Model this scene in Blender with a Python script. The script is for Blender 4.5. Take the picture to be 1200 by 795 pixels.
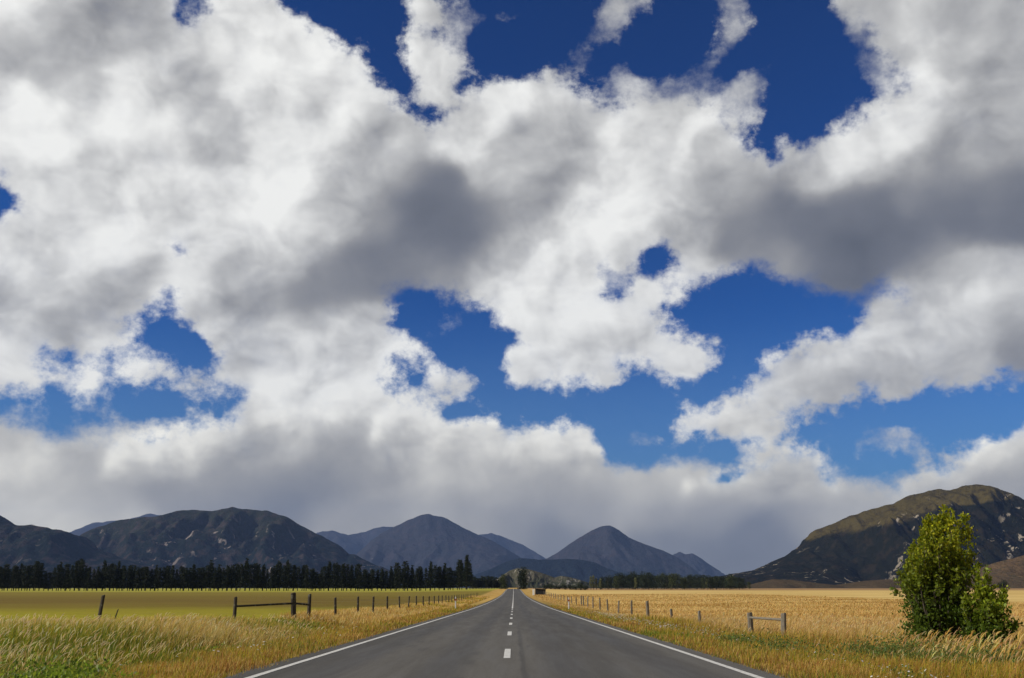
import bpy, bmesh, math, random
import numpy as np
from mathutils import Vector, Matrix, noise as mnoise

for _o in list(bpy.data.objects):
    bpy.data.objects.remove(_o)
scene = bpy.context.scene
COL = scene.collection
R = math.radians

# ------------------------------------------------------------------ camera
F_PX = 1136.0                       # focal length for a 1200 px wide frame
cam_d = bpy.data.cameras.new("camera")
cam = bpy.data.objects.new("camera", cam_d)
COL.objects.link(cam)
cam_d.sensor_width = 36.0
cam_d.lens = 36.0 * F_PX / 1200.0
cam_d.clip_start = 0.1
cam_d.clip_end = 80000.0
PITCH = math.atan((688.5 - 397.5) / F_PX)
YAW = math.atan(2.0 / F_PX)         # a hair to the left of the road's direction
cam.location = (0.0, 0.0, 0.0)
cam.rotation_euler = (math.pi / 2 + PITCH, 0.0, YAW)
scene.camera = cam
scene.render.resolution_x, scene.render.resolution_y = 1024, 678
scene.render.engine = 'CYCLES'
cy = scene.cycles
cy.max_bounces = 6
cy.diffuse_bounces = 2
cy.glossy_bounces = 2
cy.transmission_bounces = 3
cy.transparent_max_bounces = 8
cy.volume_bounces = 0
cy.use_denoising = True
cy.sample_clamp_indirect = 6.0
scene.view_settings.view_transform = 'Standard'
scene.view_settings.look = 'None'
scene.view_settings.exposure = 0.0
scene.view_settings.gamma = 1.0
scene.view_settings.use_curve_mapping = False

# ------------------------------------------------------------------ sun
SUN_EL = R(31.0)
SUN_AZ = R(-104.0)                   # from the viewing direction (+Y), negative = left
sun_dir = Vector((math.sin(SUN_AZ) * math.cos(SUN_EL), math.cos(SUN_AZ) * math.cos(SUN_EL), math.sin(SUN_EL)))
sun_d = bpy.data.lights.new("sun", 'SUN')
sun = bpy.data.objects.new("sun", sun_d)
COL.objects.link(sun)
sun_d.energy = 5.0
sun_d.angle = R(0.53)
sun_d.color = (1.0, 0.93, 0.80)
sun.location = (-30, 5, 30)
sun.rotation_euler = sun_dir.to_track_quat('Z', 'Y').to_euler()

# ------------------------------------------------------------------ sky
# cloud_field(): where cloud covers the sky and how bright it is, over azimuth and elevation.
# Outlines and tones were sketched on a flat chart; chart() turns each direction into a chart point.
CLOUD_TONES = """110,500,198 150,495,195 190,482,192 245,480,198 0,0,225 50,50,195 90,80,180 60,30,190 130,20,175 170,50,175 150,100,215 20,140,230 10,180,200
100,130,215 200,80,200 250,40,230 300,30,240 350,80,235 420,110,222 230,130,205 260,150,200 300,130,215 120,200,205 50,190,230 60,240,240 180,170,235
160,230,225 220,230,230 310,230,242 300,200,215 380,160,215 440,170,205 460,200,165 500,220,110 480,250,106 520,260,102 540,285,104 560,250,120
500,285,106 450,260,145 400,240,190 360,260,215 330,300,210 380,330,132 350,345,135 420,320,130 460,310,122 300,350,160 280,330,200 230,290,238
225,350,242 250,380,215 330,400,215 400,390,200 440,400,232 350,430,228 480,405,238 500,300,132 540,320,150 580,330,218 600,300,190 590,200,185
620,180,165 600,120,222 560,120,228 540,150,210 660,160,175 640,220,160 610,240,165 700,130,205 720,180,212 680,245,238 760,230,208 740,260,218
800,240,190 850,220,170 820,180,208 780,150,205 640,290,228 650,350,235 620,360,238 700,350,228 760,350,222 700,420,228 620,420,240 650,440,220
780,410,228 830,420,222 880,260,125 930,260,112 1000,240,118 1030,260,100 1000,285,88 970,280,100 1000,310,100 960,310,112 1050,290,112 920,310,140
1080,240,130 1120,240,115 1170,220,122 1200,240,108 1100,200,160 1150,170,170 1180,150,175 1050,150,208 1000,180,205 960,190,205 1040,40,192
1010,20,178 1100,20,192 1160,30,185 1130,80,180 1080,110,208 1190,60,190 1100,320,165 1080,350,218 1120,340,218 1050,390,218 1000,410,212 1100,400,200
1150,380,185 1184,400,140 1190,340,185 950,430,202 920,460,208 980,450,182 1050,440,190 1140,430,175 870,480,218 820,490,218 880,500,212 1030,510,190
800,540,205 40,290,228 80,330,190 30,350,185 120,340,185 20,400,228 60,400,218 110,300,222 150,320,200 30,450,238 90,460,238 170,430,235 230,450,228
250,460,222 0,500,185 50,510,190 100,530,188 20,540,202 60,570,198 100,590,185 0,590,205 0,640,200 150,530,212 200,510,228 230,500,238 300,480,238
340,465,246 400,480,232 360,500,200 390,510,168 300,520,188 180,560,142 130,570,165 250,560,142 320,560,132 380,570,122 340,580,122 220,580,140
400,550,138 440,510,190 470,490,238 500,500,228 480,520,185 450,550,170 520,540,202 600,520,218 660,510,214 560,560,182 620,550,162 600,580,160
640,560,152 500,580,170 450,590,160 700,540,192 760,570,180 680,590,150 600,620,128 650,640,112 650,680,105 780,600,150 720,580,162 800,570,172
880,560,192 920,560,188 850,600,138 950,560,192 940,600,152 900,630,112 860,650,105 780,640,115 1000,580,182 1020,600,172 560,610,150 400,610,158
400,640,150 1100,560,194 1080,580,188 1150,530,205 1190,520,200 1170,560,162 1180,570,152 1150,620,150 200,640,170 500,40,208 500,100,218 850,30,192
700,30,180 850,360,200 262,506,235 285,497,245 312,489,247 335,478,248 352,462,248 375,462,242 395,466,246 420,478,225 450,472,240 480,476,240
498,486,236 508,500,215 345,510,190 320,510,215 300,535,165 350,530,150 400,525,150 430,530,155 270,530,175 240,545,155 410,500,128 425,485,140
400,520,130 380,515,140 490,540,185 540,510,215 570,505,220 700,520,205 30,560,215 60,545,215 20,620,212 100,620,205 60,600,215 130,600,195 20,590,216
160,520,208 190,515,215 740,560,185 820,560,195 850,570,180 930,540,205 960,550,200 1000,560,190 990,590,165"""


SKY_STEP = 0.25                     # degrees per sample
SKY_W, SKY_H = 1440, 240            # azimuth -180..180, elevation -2..58


def cloud_field():
    azd = (np.arange(SKY_W) + 0.5) * SKY_STEP - 180.0
    eld = (np.arange(SKY_H) + 0.5) * SKY_STEP - 2.0
    A, E = np.meshgrid(np.radians(azd), np.radians(eld))
    X, Y, Z = np.sin(A) * np.cos(E), np.cos(A) * np.cos(E), np.sin(E)
    x2 = X * math.cos(YAW) + Y * math.sin(YAW)
    y2 = -X * math.sin(YAW) + Y * math.cos(YAW)
    d = y2 * math.cos(PITCH) + Z * math.sin(PITCH)
    up = -y2 * math.sin(PITCH) + Z * math.cos(PITCH)
    front = d > 0.5
    d = np.where(front, d, 0.5)
    gx = np.where(front, 600 + F_PX * x2 / d, -9999.0)
    gy = np.where(front, 397.5 - F_PX * up / d, -9999.0)
    cov = np.ones(gx.shape)
    wisp = np.zeros(gx.shape)
    crisp = np.zeros(gx.shape)

    def hole(P, v=0.0):
        m = np.zeros(gx.shape, bool)
        n = len(P)
        for i in range(n):
            x1, y1 = P[i]
            x2_, y2_ = P[(i + 1) % n]
            if y1 == y2_:
                continue
            m ^= ((gy >= min(y1, y2_)) & (gy < max(y1, y2_))) & (gx < (x2_ - x1) * (gy - y1) / (y2_ - y1) + x1)
        cov[m] = v
        if 0.0 < v < 0.85:
            wisp[m] = 0.75

    def lobe(P, t0, t1, depth):
        # a heaped front of cloud: bright along its top, greyer below
        m = np.zeros(gx.shape, bool)
        n = len(P)
        for i in range(n):
            x1, y1 = P[i]
            x2_, y2_ = P[(i + 1) % n]
            if y1 == y2_:
                continue
            m ^= ((gy >= min(y1, y2_)) & (gy < max(y1, y2_))) & (gx < (x2_ - x1) * (gy - y1) / (y2_ - y1) + x1)
        top = np.array([q for q in P if q[1] <= P[0][1]])
        top = top[np.argsort(top[:, 0])]
        xx = np.arange(top[0, 0] - 40, top[-1, 0] + 41.0)
        crest = np.convolve(np.interp(xx, top[:, 0], top[:, 1]), np.ones(61) / 61, 'same')
        crest[:30], crest[-30:] = crest[30], crest[-31]
        k = np.clip((gy - np.interp(gx, xx, crest) + 8) / depth, 0, 1)
        k = k * k * (3 - 2 * k)
        shade[m] = ((t0 + (t1 - t0) * k) / 255.0)[m]
        cov[m] = 1.0
        crisp[m] = 1.0

    hole([(205,-60),(240,-60),(240,0),(236,14),(225,18),(212,10)],.1)
    hole([(300,-60),(325,0),(350,18),(385,40),(400,48),(425,62),(445,85),(465,110),(485,140),(495,150),(510,140),(525,115),(545,105),(570,95),(600,88),(620,80),(650,80),(680,90),(690,110),(700,118),(735,115),(760,120),(790,128),(805,118),(840,120),(850,138),(870,150),(880,165),(890,185),(905,192),(915,180),(940,160),(975,145),(1005,130),(1030,115),(1050,105),(1060,90),(1030,85),(1010,75),(1000,60),(985,40),(975,15),(970,-60)])
    hole([(-60,205),(12,215),(20,235),(5,245),(-60,250)])
    hole([(194,295),(210,295),(203,330),(201,360),(216,380),(235,398),(249,413),(247,436),(232,428),(215,428),(198,440),(195,455),(225,485),(262,482),(300,460),(300,480),(270,495),(210,490),(100,488),(-60,488),(-60,472),(40,470),(70,465),(110,470),(150,452),(160,440),(140,430),(126,436),(100,440),(65,448),(48,425),(60,415),(95,413),(126,416),(150,412),(165,408),(155,395),(150,372),(172,366),(192,362),(190,335)])
    hole([(450,345),(483,338),(508,340),(533,350),(548,362),(569,360),(579,380),(612,395),(600,415),(590,432),(599,456),(630,461),(665,455),(690,451),(706,463),(726,456),(736,425),(761,430),(781,450),(795,456),(821,436),(841,421),(846,408),(811,398),(785,385),(775,365),(786,350),(821,338),(852,322),(902,318),(922,340),(952,330),(987,343),(1033,325),(1053,335),(1050,350),(1018,360),(998,380),(962,400),(922,403),(897,418),(880,436),(870,458),(850,470),(821,468),(781,486),(771,506),(811,521),(842,511),(872,529),(912,521),(922,496),(952,486),(982,481),(1013,466),(1053,471),(1093,456),(1113,469),(1154,451),(1260,451),(1260,490),(1200,496),(1169,506),(1133,521),(1103,537),(1068,557),(1053,574),(1028,564),(967,557),(972,537),(947,519),(912,524),(872,541),(842,552),(801,554),(746,547),(721,537),(708,521),(696,494),(660,489),(600,494),(574,489),(543,486),(518,501),(511,496),(513,471),(493,461),(465,466),(450,458),(453,451),(468,426),(503,421),(508,408),(483,391),(463,375)])
    hole([(700,322),(720,312),(746,322),(742,336),(705,337)],.4)
    hole([(756,305),(770,292),(789,292),(785,315),(765,322)],0.)
    hole([(-60,463),(50,461),(118,462),(150,448),(172,458),(198,462),(240,462),(285,462),(278,478),(255,492),(200,502),(-60,500)])
    hole([(148,362),(200,352),(222,378),(252,412),(246,440),(205,440),(196,404),(160,402)])
    hole([(200,440),(212,427),(235,432),(262,447),(276,466),(255,480),(226,481),(206,468)],.9)
    # cloud pieces inside the blue
    hole([(475,-20),(510,-20),(520,30),(540,55),(545,75),(530,110),(515,125),(495,120),(485,90),(478,50),(475,30)],.95)
    hole([(555,8),(578,8),(578,30),(562,30)],.6)
    hole([(590,14),(604,14),(604,26),(590,26)],.45)
    hole([(705,-20),(765,-20),(755,10),(735,20),(730,45),(700,55),(675,58),(672,45),(690,35),(705,25)],.55)
    hole([(825,-20),(875,-20),(878,25),(865,55),(850,70),(835,80),(815,90),(810,75),(828,65),(850,40),(845,15)],.62)
    hole([(835,120),(850,95),(875,82),(912,78),(895,100),(885,128),(862,148),(850,138)],.60)
    hole([(520,10),(560,2),(556,40),(545,60),(535,100),(528,60)],.40)
    hole([(800,70),(840,78),(850,100),(820,118),(780,112)],.42)
    hole([(655,62),(700,64),(698,84),(668,80)],.36)
    hole([(975,8),(1010,30),(1050,88),(1030,112),(1012,100),(995,70)],.50)
    hole([(700,118),(705,85),(725,68),(745,95),(790,95),(800,125),(735,116)],.42)
    hole([(151,430),(160,412),(175,408),(196,415),(196,440),(180,452),(160,452)],1)
    hole([(498,435),(510,430),(525,428),(535,438),(560,445),(571,460),(560,470),(530,471),(515,465),(513,450),(500,455)],.9)
    hole([(513,372),(535,362),(548,370),(540,385),(520,388)],.6)
    hole([(490,388),(525,370),(530,378),(505,400)],.55)
    hole([(831,350),(882,352),(878,365),(840,365)],.65)
    hole([(982,516),(1010,504),(1040,500),(1083,506),(1080,516),(1040,522),(1000,526)],.75)
    hole([(776,540),(800,530),(842,532),(838,545),(790,549)],.8)
    hole([(725,522),(745,505),(770,505),(765,515),(745,526)],.5)

    P = np.array([[float(v) for v in q.split(',')] for q in CLOUD_TONES.split()])
    num = np.zeros(gx.shape)
    den = np.zeros(gx.shape)
    near = front & (gx > -250) & (gx < 1450) & (gy > -250) & (gy < 900)
    nx, ny = gx[near], gy[near]
    nm, dn = np.zeros(nx.shape), np.zeros(nx.shape)
    for x, y, v in P:
        w = np.exp(-((nx - x) ** 2 + (1.15 * (ny - y)) ** 2) / (2 * 20.0 ** 2)) + 1e-4 / (1 + ((nx - x) ** 2 + (ny - y) ** 2) / 900.0)
        nm += w * v
        dn += w
    shade = np.full(gx.shape, 0.75)
    shade[near] = nm / dn / 255.0
    lobe([(120, 560), (130, 525), (138, 514), (156, 506), (181, 506), (201, 498), (216, 492), (226, 496), (242, 493), (264, 492), (272, 480), (287, 475), (290, 463), (300, 456), (315, 452), (343, 450), (358, 456), (362, 470), (350, 500), (330, 530), (260, 552), (200, 560)], 247, 160, 75.0)
    lobe([(335, 512), (336, 485), (340, 472), (352, 462), (371, 452), (400, 455), (412, 463), (420, 476), (405, 486), (370, 495)], 246, 205, 40.0)
    lobe([(430, 525), (435, 490), (450, 478), (456, 468), (471, 462), (489, 465), (502, 480), (512, 500), (504, 520), (470, 524)], 246, 150, 62.0)
    lobe([(590, 545), (596, 504), (618, 498), (641, 493), (661, 489), (676, 496), (691, 493), (701, 500), (699, 510), (709, 525), (719, 543)], 224, 185, 60.0)
    lobe([(800, 580), (802, 558), (853, 553), (883, 540), (908, 536), (913, 524), (933, 520), (960, 522), (973, 540), (975, 560), (987, 578)], 222, 165, 60.0)
    lobe([(1060, 580), (1067, 560), (1083, 547), (1110, 537), (1133, 523), (1147, 510), (1180, 500), (1200, 493), (1260, 480), (1300, 578)], 226, 150, 70.0)
    # the rest of the sky, away from the sketch: broken cloud, darkened to cut the ambient light and deepen shadows
    q1 = np.sin(3 * A + 1.0) * np.cos(7 * E + 2 * A) + np.sin(8 * A - 5 * E + 2.0) * 0.6 + np.sin(17 * A + 9 * E) * 0.35
    q2 = np.sin(5 * A + 6 * E + 0.5) + 0.5 * np.sin(13 * A - 11 * E)
    oc = np.clip(0.75 + 0.5 * q1, 0, 1)
    oc = np.where(E < R(9), 1.0, oc)
    os_ = np.clip(0.53 + 0.09 * q2, 0.4, 0.95)
    dist = np.maximum(np.maximum(-40 - gx, gx - 1240), np.maximum(-50 - gy, 0))
    k = np.clip(dist / 120.0, 0, 1)
    k = np.where(front, k * k * (3 - 2 * k), 1.0)
    cov = cov * (1 - k) + oc * k
    shade = shade * (1 - k) + os_ * k
    soft = np.clip((gy - 515 - 25 * np.exp(-((gx - 390) / 130.0) ** 2)) / 60.0, 0, 1) * 0.9
    soft = np.maximum(soft, 0.75 * np.exp(-((gx - 60) / 140.0) ** 2 - ((gy - 505) / 28.0) ** 2))
    soft = np.maximum(soft, 0.5 * np.exp(-((gx - 960) / 140.0) ** 2 - ((gy - 330) / 35.0) ** 2))
    soft = np.maximum(soft * (1 - crisp), wisp)
    soft = np.where(k > 0.99, np.clip(1 - E / R(12), 0, 0.9), soft)

    def blur(a, s):
        h = int(3 * s) + 1
        xx = np.arange(-h, h + 1)
        w = np.exp(-xx * xx / 2 / s / s)
        w /= w.sum()
        p = np.pad(a, h, mode='edge')
        p = sum(w[i] * p[i:i + a.shape[0], :] for i in range(2 * h + 1))
        return sum(w[i] * p[:, i:i + a.shape[1]] for i in range(2 * h + 1))

    soft = blur(soft, 1.0)
    cov = cov * (1 - crisp) + crisp
    cov = blur(cov, 2.1)
    shade = blur(shade, 0.8)
    img = bpy.data.images.new("cloud_field", SKY_W, SKY_H, alpha=False, float_buffer=True, is_data=True)
    px = np.ones((SKY_H, SKY_W, 4), np.float32)
    px[..., 0], px[..., 1], px[..., 2] = cov, shade, soft
    img.pixels.foreach_set(px.ravel())
    img.update()
    return img


class NT:
    """small helper for writing node trees"""
    def __init__(s, tree):
        s.t = tree
        s.n = tree.nodes
        s.l = tree.links

    def node(s, typ, **kw):
        nd = s.n.new(typ)
        for k, v in kw.items():
            setattr(nd, k, v)
        return nd

    def put(s, sock, v):
        if v is None:
            return
        if isinstance(v, bpy.types.NodeSocket):
            s.l.new(v, sock)
        else:
            if sock.type == 'RGBA' and hasattr(v, '__len__') and len(v) == 3:
                v = (*v, 1.0)
            sock.default_value = v

    def math(s, op, a, b=None, c=None, clamp=False):
        nd = s.node('ShaderNodeMath', operation=op, use_clamp=clamp)
        for i, v in enumerate((a, b, c)):
            s.put(nd.inputs[i], v)
        return nd.outputs[0]

    def vmath(s, op, a, b=None, c=None, scale=None):
        nd = s.node('ShaderNodeVectorMath', operation=op)
        for i, v in enumerate((a, b, c)):
            s.put(nd.inputs[i], v)
        if scale is not None:
            s.put(nd.inputs['Scale'], scale)
        return nd.outputs['Value'] if op in ('LENGTH', 'DOT_PRODUCT') else nd.outputs[0]

    def ramp01(s, x, a, b, lo=0.0, hi=1.0, smooth=True):
        nd = s.node('ShaderNodeMapRange')
        nd.interpolation_type = 'SMOOTHSTEP' if smooth else 'LINEAR'
        nd.clamp = True
        s.put(nd.inputs['Value'], x)
        for k, v in (('From Min', a), ('From Max', b), ('To Min', lo), ('To Max', hi)):
            s.put(nd.inputs[k], v)
        return nd.outputs[0]

    def mix(s, f, a, b, blend='MIX'):
        nd = s.node('ShaderNodeMix', data_type='RGBA', blend_type=blend)
        s.put(nd.inputs[0], f)
        s.put(nd.inputs[6], a)
        s.put(nd.inputs[7], b)
        return nd.outputs[2]

    def noise(s, vec, scale, detail=4.0, rough=0.5, dist=0.0, lac=2.0, color=False, typ='FBM'):
        nd = s.node('ShaderNodeTexNoise')
        nd.noise_type = typ
        s.put(nd.inputs['Vector'], vec)
        s.put(nd.inputs['Scale'], scale)
        s.put(nd.inputs['Detail'], detail)
        s.put(nd.inputs['Roughness'], rough)
        s.put(nd.inputs['Lacunarity'], lac)
        s.put(nd.inputs['Distortion'], dist)
        return nd.outputs['Color' if color else 'Fac']

    def combine(s, x, y, z):
        nd = s.node('ShaderNodeCombineXYZ')
        for i, v in enumerate((x, y, z)):
            s.put(nd.inputs[i], v)
        return nd.outputs[0]

    def sep(s, v):
        nd = s.node('ShaderNodeSeparateXYZ')
        s.put(nd.inputs[0], v)
        return nd.outputs

    def ramp(s, fac, stops, interp='LINEAR'):
        nd = s.node('ShaderNodeValToRGB')
        cr = nd.color_ramp
        cr.interpolation = interp
        while len(cr.elements) > 1:
            cr.elements.remove(cr.elements[-1])
        cr.elements[0].position = stops[0][0]
        cr.elements[0].color = (*stops[0][1], 1.0)
        for pos, c in stops[1:]:
            e = cr.elements.new(pos)
            e.color = (*c, 1.0)
        s.put(nd.inputs[0], fac)
        return nd.outputs[0]


def build_world():
    w = bpy.data.worlds.new("World")
    w.use_nodes = True
    w.node_tree.nodes.clear()
    t = NT(w.node_tree)
    gen = t.node('ShaderNodeTexCoord').outputs['Generated']
    dirv = t.vmath('NORMALIZE', gen)
    # small swirl so that the cloud field has ragged outlines
    wob = t.noise(dirv, 28.0, 9.0, 0.68, color=True)
    wobv = t.vmath('MULTIPLY_ADD', t.vmath('SUBTRACT', wob, (0.5, 0.5, 0.5)), (0.034, 0.034, 0.030), dirv)
    x, y, z = t.sep(t.vmath('NORMALIZE', wobv))
    az = t.math('ARCTAN2', x, y)
    el = t.math('ARCSINE', z)
    u = t.math('MULTIPLY_ADD', az, 1.0 / (2 * math.pi), 0.5)
    v = t.math('MULTIPLY', t.math('ADD', el, R(2.0)), 1.0 / R(SKY_H * SKY_STEP))
    it = t.node('ShaderNodeTexImage')
    it.image = cloud_field()
    it.interpolation = 'Cubic'
    it.extension = 'EXTEND'
    t.put(it.inputs[0], t.combine(u, v, 0.0))
    # brightness changes softly, so it is looked up with a smoother swirl than the outline
    wob2 = t.noise(dirv, 20.0, 5.0, 0.5, color=True)
    x2, y2, z2 = t.sep(t.vmath('NORMALIZE', t.vmath('MULTIPLY_ADD', t.vmath('SUBTRACT', wob2, (0.5, 0.5, 0.5)), (0.026, 0.026, 0.022), dirv)))
    u2 = t.math('MULTIPLY_ADD', t.math('ARCTAN2', x2, y2), 1.0 / (2 * math.pi), 0.5)
    v2 = t.math('MULTIPLY', t.math('ADD', t.math('ARCSINE', z2), R(2.0)), 1.0 / R(SKY_H * SKY_STEP))
    it2 = t.node('ShaderNodeTexImage')
    it2.image = it.image
    it2.interpolation = 'Cubic'
    it2.extension = 'EXTEND'
    t.put(it2.inputs[0], t.combine(u2, v2, 0.0))
    cov = t.sep(it.outputs[0])[0]
    _c, shade, soft = t.sep(it2.outputs[0])
    soft = t.math('MAXIMUM', soft, t.ramp01(shade, 0.46, 0.70, 0.62, 0.0))
    # fine structure of the clouds: broad billows, puffs on them, and wisps
    stretch = t.vmath('MULTIPLY', dirv, (1.0, 1.0, 1.2))
    warp = t.vmath('MULTIPLY_ADD', t.vmath('SUBTRACT', t.noise(stretch, 12.0, 2.0, 0.5, color=True), (0.5, 0.5, 0.5)), (0.05, 0.05, 0.05), stretch)

    def billow(vec):
        a = t.noise(vec, 9.0, 4.0, 0.48)
        puff = t.noise(vec, 9.0, 2.0, 0.45, typ='RIDGED_MULTIFRACTAL')
        return t.math('MULTIPLY_ADD', puff, -0.10, a)

    toward = (-0.80, -0.1, 0.62)
    b0 = billow(warp)
    b1 = billow(t.vmath('ADD', warp, tuple(0.022 * c for c in toward)))
    n2 = t.noise(stretch, 25.0, 8.0, 0.61)
    n2s = t.noise(t.vmath('ADD', stretch, tuple(0.006 * c for c in toward)), 25.0, 8.0, 0.61)
    nn = t.math('ADD', t.math('MULTIPLY', t.math('SUBTRACT', b0, 0.42), 0.6), t.math('MULTIPLY', t.math('SUBTRACT', n2, 0.5), 1.9))
    amp = t.math('MULTIPLY', t.math('MULTIPLY_ADD', soft, -0.9, 1.45), t.math('MULTIPLY', t.ramp01(cov, 0.86, 1.0, 1.0, 0.12), t.ramp01(cov, 0.0, 0.10, 0.25, 1.0)))
    dens = t.math('ADD', cov, t.math('MULTIPLY', nn, amp))
    lo = t.math('MULTIPLY_ADD', soft, -0.30, 0.36)
    hi = t.math('MULTIPLY_ADD', soft, -0.05, 1.04)
    mask = t.ramp01(dens, lo, hi)
    # light side and shaded side of each billow; smooth in the grey bases, lively in the white tops
    l1 = t.math('MULTIPLY', t.math('SUBTRACT', b0, b1), 1.2)
    l2 = t.math('MULTIPLY', t.math('SUBTRACT', n2, n2s), 0.14)
    lively = t.math('MULTIPLY', t.math('MULTIPLY_ADD', soft, -0.72, 0.95), t.ramp01(shade, 0.45, 0.85, 0.30, 1.0))
    relief = t.math('MULTIPLY', t.math('ADD', l1, l2), lively)
    big = t.math('MULTIPLY', t.math('SUBTRACT', t.noise(stretch, 5.0, 5.0, 0.5), 0.5), 0.10)
    # the rims of a cloud are thin and bright
    rim = t.math('MULTIPLY', t.ramp01(dens, 0.55, 1.1, 1.0, 0.0), t.math('MULTIPLY_ADD', soft, -0.06, 0.06))
    s0 = t.math('ADD', t.math('ADD', t.math('ADD', shade, relief), big), rim)
    ccol = t.ramp(s0, [(0.0, (0.040, 0.047, 0.062)), (0.30, (0.080, 0.092, 0.118)), (0.45, (0.180, 0.190, 0.218)),
                       (0.60, (0.342, 0.343, 0.350)), (0.78, (0.60, 0.60, 0.592)), (0.90, (0.84, 0.84, 0.82)), (1.0, (0.98, 0.98, 0.95))])
    # the clear sky behind them
    sky = t.node('ShaderNodeTexSky', sky_type='NISHITA')
    sky.sun_disc = False
    sky.sun_elevation = SUN_EL
    sky.sun_rotation = SUN_AZ
    sky.altitude = 600.0
    sky.air_density = 1.0
    sky.dust_density = 0.3
    sky.ozone_density = 3.0
    deep = t.mix(1.0, sky.outputs[0], (0.30, 0.62, 1.15), 'MULTIPLY')
    gm = t.node('ShaderNodeGamma')
    t.put(gm.inputs[0], t.mix(1.0, deep, (0.1, 0.1, 0.1), 'MULTIPLY'))
    gm.inputs[1].default_value = 1.55
    deep = t.mix(1.0, gm.outputs[0], (3.5, 13.5, 9.6), 'MULTIPLY')
    paler = t.ramp01(el, R(4.0), R(17.0), 0.40, 0.0)
    deep = t.mix(paler, deep, (1.9, 3.6, 5.6))
    clouds = t.mix(1.0, ccol, (1 / 0.1, 1 / 0.1, 1 / 0.1), 'MULTIPLY')
    low = t.ramp01(el, R(1.0), R(13.0), 1.0, 0.0)
    clouds = t.mix(low, clouds, t.mix(1.0, clouds, (1.66, 1.58, 1.36), 'MULTIPLY'))
    out = t.mix(mask, deep, clouds)
    bg = t.node('ShaderNodeBackground')
    t.put(bg.inputs[0], out)
    bg.inputs[1].default_value = 0.1
    o = t.node('ShaderNodeOutputWorld')
    t.l.new(bg.outputs[0], o.inputs[0])
    w.cycles.sampling_method = 'MANUAL'
    w.cycles.sample_map_resolution = 256
    scene.world = w


build_world()


# ------------------------------------------------------------------ helpers
rng = np.random.default_rng(7)


def ray(px, py):
    """direction (x, y, z) seen at a chart point, scaled so that y = 1"""
    cx, up = px - 600.0, 397.5 - py
    yf = F_PX * math.cos(PITCH) - up * math.sin(PITCH)
    z = F_PX * math.sin(PITCH) + up * math.cos(PITCH)
    x = cx * math.cos(YAW) - yf * math.sin(YAW)
    y = cx * math.sin(YAW) + yf * math.cos(YAW)
    return x / y, z / y


def at(px, py, Y):
    x, z = ray(px, py)
    return Vector((x * Y, Y, z * Y))


def xat(px, Y):
    return ray(px, 690)[0] * Y


class Fbm:
    """smooth repeatable 2-D noise for arrays, values about -1..1"""
    def __init__(s, seed):
        s.t = np.random.default_rng(seed).uniform(-1, 1, (256, 256))

    def one(s, x, y):
        xi = np.floor(x).astype(int)
        yi = np.floor(y).astype(int)
        fx, fy = x - xi, y - yi
        fx = fx * fx * (3 - 2 * fx)
        fy = fy * fy * (3 - 2 * fy)
        g = lambda a, b: s.t[a & 255, b & 255]
        return (g(xi, yi) * (1 - fx) + g(xi + 1, yi) * fx) * (1 - fy) + (g(xi, yi + 1) * (1 - fx) + g(xi + 1, yi + 1) * fx) * fy

    def __call__(s, x, y, octaves=4, gain=0.5, ridged=False):
        x, y = np.asarray(x, float), np.asarray(y, float)
        tot, amp, norm = np.zeros(np.broadcast(x, y).shape), 1.0, 0.0
        for o in range(octaves):
            v = s.one(x * 2 ** o + 17.3 * o, y * 2 ** o + 9.1 * o)
            if ridged:
                v = 1 - 2 * np.abs(v)
            tot += amp * v
            norm += amp
            amp *= gain
        return tot / norm


def mesh_np(name, verts, faces, mat, parent=None, smooth=False, col=None):
    """verts (n,3), faces (m,k) with one k for all"""
    verts = np.asarray(verts, np.float32)
    faces = np.asarray(faces, np.int32)
    me = bpy.data.meshes.new(name)
    k = faces.shape[1]
    me.vertices.add(len(verts))
    me.vertices.foreach_set('co', verts.ravel())
    me.loops.add(faces.size)
    me.loops.foreach_set('vertex_index', faces.ravel())
    me.polygons.add(len(faces))
    me.polygons.foreach_set('loop_start', np.arange(0, faces.size, k, dtype=np.int32))
    me.polygons.foreach_set('loop_total', np.full(len(faces), k, np.int32))
    if smooth:
        me.polygons.foreach_set('use_smooth', np.ones(len(faces), bool))
    me.update(calc_edges=True)
    if col is not None:
        a = me.color_attributes.new('tint', 'FLOAT_COLOR', 'POINT')
        c4 = np.ones((len(verts), 4), np.float32)
        c4[:, :3] = col
        a.data.foreach_set('color', c4.ravel())
    me.materials.append(mat)
    o = bpy.data.objects.new(name, me)
    COL.objects.link(o)
    if parent:
        o.parent = parent
    return o


def mesh_bm(name, bm, mat, parent=None, smooth=False):
    me = bpy.data.meshes.new(name)
    bm.normal_update()
    bm.to_mesh(me)
    bm.free()
    if smooth:
        for p in me.polygons:
            p.use_smooth = True
    me.materials.append(mat)
    o = bpy.data.objects.new(name, me)
    COL.objects.link(o)
    if parent:
        o.parent = parent
    return o


def tag(o, label=None, cat=None, group=None, kind=None):
    for k, v in (('label', label), ('category', cat), ('group', group), ('kind', kind)):
        if v:
            o[k] = v
    return o


def empty(name, loc, rz=0.0):
    o = bpy.data.objects.new(name, None)
    COL.objects.link(o)
    o.location = loc
    o.rotation_euler = (0, 0, rz)
    o.empty_display_size = 0.2
    return o


def copy_tree(root):
    c = root.copy()
    COL.objects.link(c)
    for ch in list(root.children):
        d = ch.copy()
        COL.objects.link(d)
        d.parent = c
    return c


def grid_faces(nr, nc):
    i = np.arange(nr - 1)[:, None] * nc + np.arange(nc - 1)[None, :]
    i = i.ravel()
    return np.stack([i, i + 1, i + nc + 1, i + nc], 1)


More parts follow.
